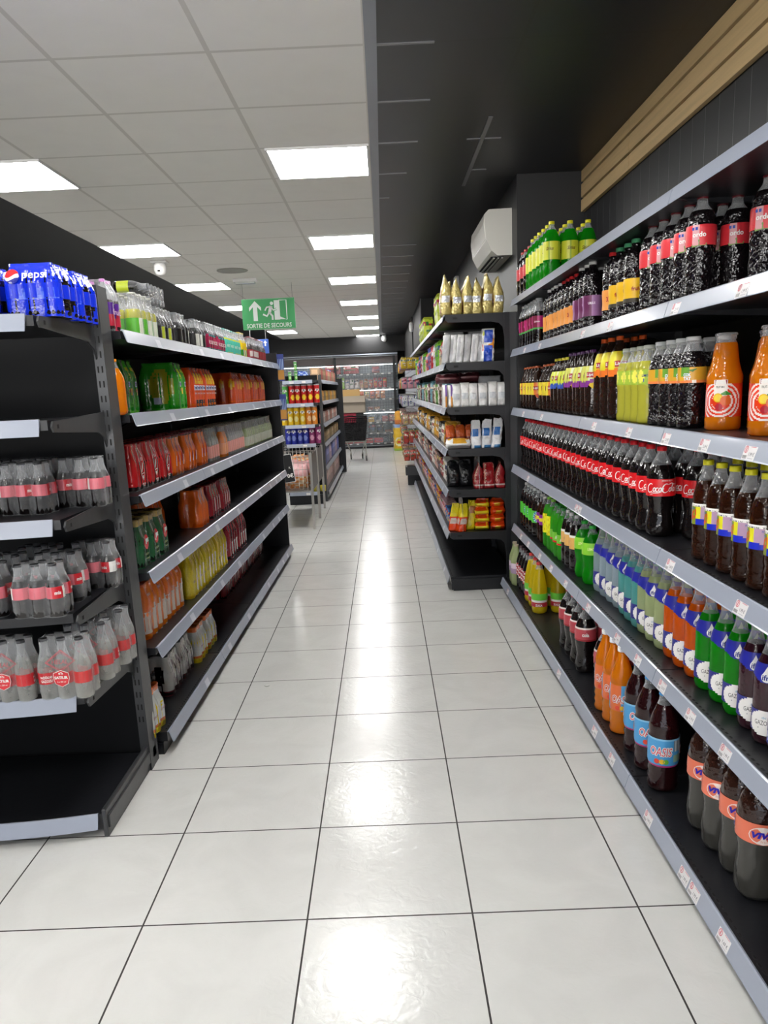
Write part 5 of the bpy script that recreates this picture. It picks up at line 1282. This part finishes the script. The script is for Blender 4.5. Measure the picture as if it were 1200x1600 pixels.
b.quad((-.095, -.0026, .005), (.095, -.0026, .005), (.095, -.0026, .285), (-.095, -.0026, .285), c=hx('18181a'))
b.text('0€', lambda x, z: (x+.055, -.0034, z+.07), w=.065, h=.045, c=WHITE, bold=.03); b.text('x', lambda x, z: (x+.06, -.0034, z+.15), w=.02, h=.02, c=WHITE)
tag(b.obj('price_sign', M_CARD, None, (-1.035, 7.965, .50), 0), 'black price board with white euro sign on the nearer wire stand', 'sign').rotation_euler = (0, -.12, 0)

# ------------------------------------------------------------------ shopping cart with boxes
CX, CY = -.60, 16.0
t = thing('shopping_cart', (CX, CY, 0), 'black plastic shopping cart on silver frame at the aisle end', 'shopping cart')
M_BP = mat('black_plastic', (.012, .012, .014), .35)
b = B(); bt, bb_ = (.255, .30), (.20, .23); z0, z1 = .40, .86
def ringq(hx_, hy_, z): return [(-hx_, -hy_, z), (hx_, -hy_, z), (hx_, hy_, z), (-hx_, hy_, z)]
def wallslats(bq):
    for s_ in range(4):
        lo, hi = ringq(*bb_, z0), ringq(*bt, z1); a, c_ = s_, (s_+1) % 4
        L_ = lambda u, v: tuple((lo[a][i]*(1-u)+lo[c_][i]*u)*(1-v)+(hi[a][i]*(1-u)+hi[c_][i]*u)*v for i in range(3))
        for i in range(15):
            u = i/14; bq.tube([L_(u, 0), L_(u, 1)], .007, 4)
        for i in range(12): v = i/11; bq.tube([L_(0, v), L_(1, v)], .010 if i in (0, 11) else .0075, 4)
wallslats(b); b.quad(*ringq(*bb_, z0))
for s_ in range(4):
    lo, hi = ringq(*bb_, z0), ringq(*bt, z1); a, c_ = s_, (s_+1) % 4
    b.quad(lo[a], lo[c_], tuple(l+(h-l)*.82 for l, h in zip(lo[c_], hi[c_])), tuple(l+(h-l)*.82 for l, h in zip(lo[a], hi[a]))); b.obj('basket', M_BP, t)
fr_ = B(); M_SF = mat('cart_frame', hx('a8a49c'), .3, .7)
for sx in (-1, 1):
    fr_.tube([(sx*.21, -.24, .40), (sx*.215, -.27, .16), (sx*.215, -.27, .13)], .011, 8); fr_.tube([(sx*.21, .2, .40), (sx*.12, .30, .16), (sx*.12, .30, .13)], .011, 8); fr_.tube([(sx*.21, -.26, .40), (sx*.21, .24, .40)], .011, 8)
fr_.tube([(-.24, -.26, .40), (.24, -.26, .40)], .014, 8); fr_.obj('frame', M_SF, t)
B().tube([(-.26, -.33, .90), (.26, -.33, .90)], .014, 8).obj('handle', M_BP, t)
for sx, yy in ((-.215, -.27), (.215, -.27), (-.12, .30), (.12, .30)):
    wv = B(); k = len(wv.v)
    wv.prism([(yy+.055*math.cos(2*PI*i/18), .056+.055*math.sin(2*PI*i/18)) for i in range(18)], 'x', sx-.012, sx+.012)
    o = wv.obj('wheel', M_BP, t); B().box(sx-.02, sx+.02, yy-.01, yy+.01, .05, .13).obj('fork', M_SF, o)
    B().prism([(yy+.028*math.cos(2*PI*i/12), .056+.028*math.sin(2*PI*i/12)) for i in range(12)], 'x', sx-.0135, sx+.0135).obj('hub', mat('hub', hx('a0a0a0'), .4), o)
b = B().box(-.2, .06, -.18, .2, 0, .55, c=hx('a82c44'), bev=.004); b.stroke([(-.12, .50), (.0, .50)], .02, lambda x, z: (x, -.1815, z), c=hx('5c1020'))
tag(b.obj('carton', M_CARD, None, (CX-.02, CY, z0+.015)), 'dark pink carton standing inside the black cart', 'box')
tag(B().box(-.07, .07, -.18, .2, 0, .55, c=hx('2c2e30'), bev=.004).obj('carton', M_CARD, None, (CX+.12, CY, z0+.015)), 'dark grey carton beside the pink one in the cart', 'box')
t = thing('cardboard_box', (CX, CY, z0+.567), 'large open brown cardboard box resting on top of the cart', 'box')
M_CB = mat('cardboard', hx('a89c8c'), .7); M_CBI = mat('cardboard_inside', hx('c8a468'), .7)
hx0, hy0, H_ = .235, .2, .33; b = B()
b.box(-hx0, hx0, -hy0, hy0, 0, .006); b.box(-hx0, hx0, -hy0, -hy0+.006, 0, H_); b.box(-hx0, hx0, hy0-.006, hy0, 0, H_); b.box(-hx0, -hx0+.006, -hy0, hy0, 0, H_); b.box(hx0-.006, hx0, -hy0, hy0, 0, H_)
b.obj('carton_body', M_CB, t)
B().prism([(hy0, H_), (hy0+.05, H_+.13), (hy0+.045, H_+.135), (hy0-.005, H_)], 'x', -hx0, hx0*.55).obj('flap', M_CBI, t)
B().prism([(-hx0, H_), (-hx0-.14, H_+.10), (-hx0-.14, H_+.105), (-hx0+.004, H_+.004)], 'y', -hy0, hy0).obj('flap', M_CBI, t)
B().prism([(hx0, H_), (hx0+.10, H_-.03), (hx0+.10, H_-.024), (hx0-.004, H_+.004)], 'y', -hy0, hy0).obj('flap', M_CB, t)
B().prism([(-hy0, H_), (-hy0-.05, H_-.12), (-hy0-.055, H_-.12), (-hy0, H_+.005)], 'x', -hx0, hx0).obj('flap', M_CB, t)

# ------------------------------------------------------------------ pegboard stand with hanging bags, feed sacks
t = thing('peg_display_stand', (.42, 12.4, 0), 'white slatted peg stand hung with small snack bags at the far right', 'display stand')
s1 = B(); z = .2
while z < 1.95: s1.box(.12, .135, -.75, 6.2, z, z+.085); z += .095
s1.obj('slat_board', mat('slat_white', hx('a8acb4'), .45), t)
B().box(-.10, .14, -.98, -.72, .0, .28).obj('foot', M_SHELF, t); B().box(-.13, .13, -1.02, -.70, .15, .27).obj('base', mat('base_grey', (.05, .05, .055), .5), t)
B().box(.10, .14, -.78, -.74, .2, 1.98).obj('post', M_POST, t)
PC = [['e0c020', 'c89c58', '7c88c8', 'b0602c'], ['d898a8', '50a898', 'b0a040', 'a83c2c'], ['c8ccd0', '6c58a8', 'a89888', '404858'], ['b8a080', 'c0403c', 'd8b0a0', '5c7c3c'], ['b83c34', 'd88c2c', '3c7c44', 'b8a8a0'], ['d0503c', 'b8a098', 'e0b878', '8c3c34']]
gn = 0
for tier, z in enumerate([1.68, 1.40, 1.14, .88, .62, .36]):
    pegs = B()
    for i in range(10):
        y = 11.45+i*.36; x = .40-.0*(i % 2)
        c = hx(PC[tier][i % 4]); k = ('peg', tier, i % 4)
        if k not in cols: cols[k] = bag_mesh(.082, .04, .16, f_art(c, tier*5+i), seed=tier*9+i, bottom='round', puff=.7, crimp=.08).mesh('snack_bag', [M_BAG])
        for q, xx in enumerate((.32, .41, .50) if i < 4 else (.34,)):
            bag(cols[k], xx, y, z, 'small hanging snack bag, %s tier of peg stand, %s, %s side' % (ORD[tier], nth(i), ['aisle', 'middle', 'wall'][q]), 'hanging snack bags', name='hanging_snack_bag')
        pegs.tube([(-.13, y-12.4, z+.165), (.12, y-12.4, z+.165)], .003, 4)
    pegs.obj('peg', M_WIRE, t)
def f_sack(s, u, v):
    if v > .86: return hx('7c98c0')
    if v < .10: return hx('a8c83c')
    if s in (0, 1) and oval(u, v, .5, .34, .3, .16) and not oval(u, v, .5, .34, .2, .1): return hx('f0e8c0')
    if s in (0, 1) and oval(u, v, .5, .34, .1, .06): return hx('d84c20')
    return hx('e2b81c')
sk = bag_mesh(.30, .26, .60, f_sack, seed=120, puff=.35, top='flat', nz=24, na=40).mesh('feed_sack', [M_BAG])
bag(sk, .36, 18.2, .001, 'large yellow sack standing on the floor before the cold cabinet', None, .1, None, 'feed_sack', 'sack')
bag(bag_mesh(.26, .2, .30, lambda s, u, v: hx('e8a83c') if v > .3 else hx('d87c38'), seed=121, puff=.5).mesh('feed_sack', [M_BAG]), .38, 18.25, .60, 'smaller orange yellow sack on top of the yellow sack', None, .2, None, 'feed_sack', 'sack')

# ------------------------------------------------------------------ cold cabinet with glass sliding doors
fz = thing('cold_cabinet', (-1.0, 19.25, 0), 'long glass-fronted cold cabinet across the far end of the aisle', 'refrigerated cabinet')
X0, X1 = -1.5, 1.39
M_FR = mat('cabinet_metal', hx('7c8084'), .3, .5)
B().box(X0, X1, .62, .66, 0, 2.2).obj('back_wall', line_mat('cabinet_grid', hx('d8e2ea'), hx('8c98a8'), .07, 100., 0, -50, .008, .4), fz)
gr = B(); z = .1
while z < 2.0: gr.box(X0, X1, .612, .618, z, z+.006); z += .07
gr.obj('rear_grid', mat('grid_dark', hx('788494'), .4), fz)
B().box(X0, X1, -.02, .66, 0, .09).obj('kick_plate', M_SHELF, fz); B().box(X0, X1, -.05, .0, .05, .075).obj('bumper', M_FR, fz)
B().box(X0, X1, -.02, .0, 2.03, 2.2).obj('header', mat('header_taupe', hx('5c5454'), .5), fz); B().box(X0, X1, -.06, .66, 2.2, 2.215).obj('top_rail', M_FR, fz); B().box(X0, X1, -.04, .0, 2.235, 2.262).obj('top_rail', M_RAIL, fz)
B().box(X0, X1, -.02, .66, 2.262, 2.30).obj('top_panel', M_SHELF, fz)
CL = [1.80, 1.45, 1.19, .93, .63, .37, .12]
for z in CL:
    o = B().box(X0, X1, .05, .60, z-.02, z).obj('shelf', mat('cabinet_shelf', hx('70767c'), .4), fz)
    B().box(X0, X1, .035, .05, z-.035, z+.004).obj('price_rail', mat('rail_dark', hx('54585c'), .35), o)
    q = B()
    for i in range(16): q.box(X0+.1+.17*i, X0+.16+.17*i, .033, .0345, z-.03, z, c=WHITE)
    q.obj('price_tag', M_CARD, o)
for x in (-.13, 1.30): B().box(x-.03, x+.03, -.04, .0, .09, 2.2).obj('door_post', M_SHELF, fz)
for a, c_ in ((X0, -.16), (-.10, 1.27)):
    d_ = B().box(a, c_, -.012, -.008, .09, 2.2).obj('glass_door', M_GLASS, fz)
for z in (2.0, 1.4, .85):
    B().tube([(X0+.05, .09, z), (X1-.05, .09, z)], .007, 8).obj('lamp_tube', mat('cabinet_lamp', (.9, .9, .9), .4, emit=((.95, .98, 1), 5.0)), fz)
SP = {0: [(-.2, .12, 'b8242c', 'large red multipack', .40, .24), (.25, .12, 'b82c2c', 'large red multipack', .40, .22), (.85, .12, 'a83c3c', 'small red pack', .2, .16)],
      1: [(i*.115-.55, .06, c, n, .105, h) for i, (c, n, h) in enumerate([('90b878', 'pale green tub', .1), ('c8d098', 'pale green tub', .1), ('a8b860', 'green tub', .12), ('8cc030', 'bright green pouch', .26), ('a0cc30', 'bright green pouch', .28), ('94c438', 'bright green pouch', .27), ('d8ccc8', 'pale pouch', .22), ('dcd4d0', 'white pouch', .25), ('e0d8d4', 'white pouch', .25), ('c09078', 'brown pouch', .2), ('b87040', 'copper pouch', .22), ('b84c38', 'rust pouch', .2), ('c82c38', 'red pouch', .24), ('cc2834', 'red pouch', .24), ('c42c30', 'red pouch', .24)])],
      2: [(i*.13-.3, .06, c, n, .12, .19) for i, (c, n) in enumerate([('8c2c28', 'dark red pouch'), ('982c2c', 'dark red pouch'), ('8c3430', 'dark red pouch'), ('b8b8c0', 'silver pouch'), ('303448', 'dark blue pouch'), ('343c50', 'dark blue pouch'), ('b86030', 'orange brown pouch'), ('c8b0a0', 'beige pouch'), ('b86038', 'orange brown pouch'), ('c86c28', 'orange pouch'), ('c07038', 'orange pouch')])],
      3: [(.2+i*.16, .06, c, n, .15, .07) for i, (c, n) in enumerate([('b8b0ac', 'flat grey tray'), ('c0b8b0', 'flat grey tray'), ('a89c98', 'flat grey tray'), ('8c3c38', 'flat red tray'), ('986058', 'flat red tray')])],
      4: [(.35+i*.17, .06, c, n, .16, h) for i, (c, n, h) in enumerate([('b8b0b0', 'flat grey pack', .06), ('d0a040', 'golden pack', .12), ('d8a83c', 'golden pack', .12), ('c8c0bc', 'flat pale pack', .05), ('b87878', 'dusty pink pack', .14), ('b06c70', 'dusty pink pack', .16)])],
      5: [(.1+i*.2, .06, c, n, .17, h) for i, (c, n, h) in enumerate([('a0a8b0', 'grey packet', .05), ('98a4b0', 'grey packet', .05), ('b0b4b8', 'grey packet', .06), ('201c20', 'black carton', .22), ('221e20', 'black carton', .22), ('c0a890', 'beige packet', .06)])],
      6: [(-.4+i*.25, .06, c, n, .24, .12) for i, (c, n) in enumerate([('703038', 'dark red crate pack'), ('a82c34', 'red flat pack'), ('c02c38', 'red flat pack'), ('b83038', 'red flat pack'), ('c03038', 'red flat pack'), ('c82c34', 'red flat pack')])]}
for lv, it in SP.items():
    cnt = {}
    for (x, dy, c, nm, w_, h) in it:
        k = ('cab', c, h, w_)
        if k not in cols: cols[k] = bag_mesh(w_*.95, .12, h, f_art(hx(c), int(x*100) % 40), seed=int(x*37) % 91, puff=.4, top='flat' if 'pouch' not in nm else 'crimp').mesh('food_pack', [M_BAG])
        j = cnt.get(nm, 0); cnt[nm] = j+1
        bag(cols[k], -1.0+x, 19.25+dy+.08, CL[lv]+.001, '%s in the cold cabinet, %s shelf, %s from left' % (nm, ORD[lv], ORD[j]), 'packs on the %s cabinet shelf' % ORD[lv], 0, None, 'food_pack', 'food pack')
fc = bag_mesh(.24, .2, .20, lambda s, u, v: hx('b8c4cc') if (u*4+v*3) % 1 < .5 else hx('8c9cac'), seed=140, puff=.4, top='flat').mesh('food_pack', [M_BAG])
for lv in (4, 5, 6):
    for i in range(5): bag(fc, -.85+.28*i, 19.25+.42, CL[lv]+.001, 'pale blue pack at the back of the cabinet, %s shelf, %s from left' % (ORD[lv], ORD[i]), 'pale blue packs in the cabinet', 0, None, 'food_pack', 'food pack')

# ------------------------------------------------------------------ floor scrap
tag(B().lathe([(.004, 0, 0), (.012, .001, 0), (.014, .003, 0), (.009, .004, 0)], 10).obj('paper_scrap', mat('scrap', hx('c8c8c4'), .6), None, (-.63, 3.58, .0005)), 'tiny pale scrap lying on the floor tile by the left gondola', 'scrap')
kind('orange_plain', 'juice_bottle', 'bottle', 'slim', .07, .2, [L_ORANGE], hx('e89020'))
put('orange_plain', *LW(.045, .035, LL[1]+.001), 'single orange bottle against the near post, second shelf of left gondola')
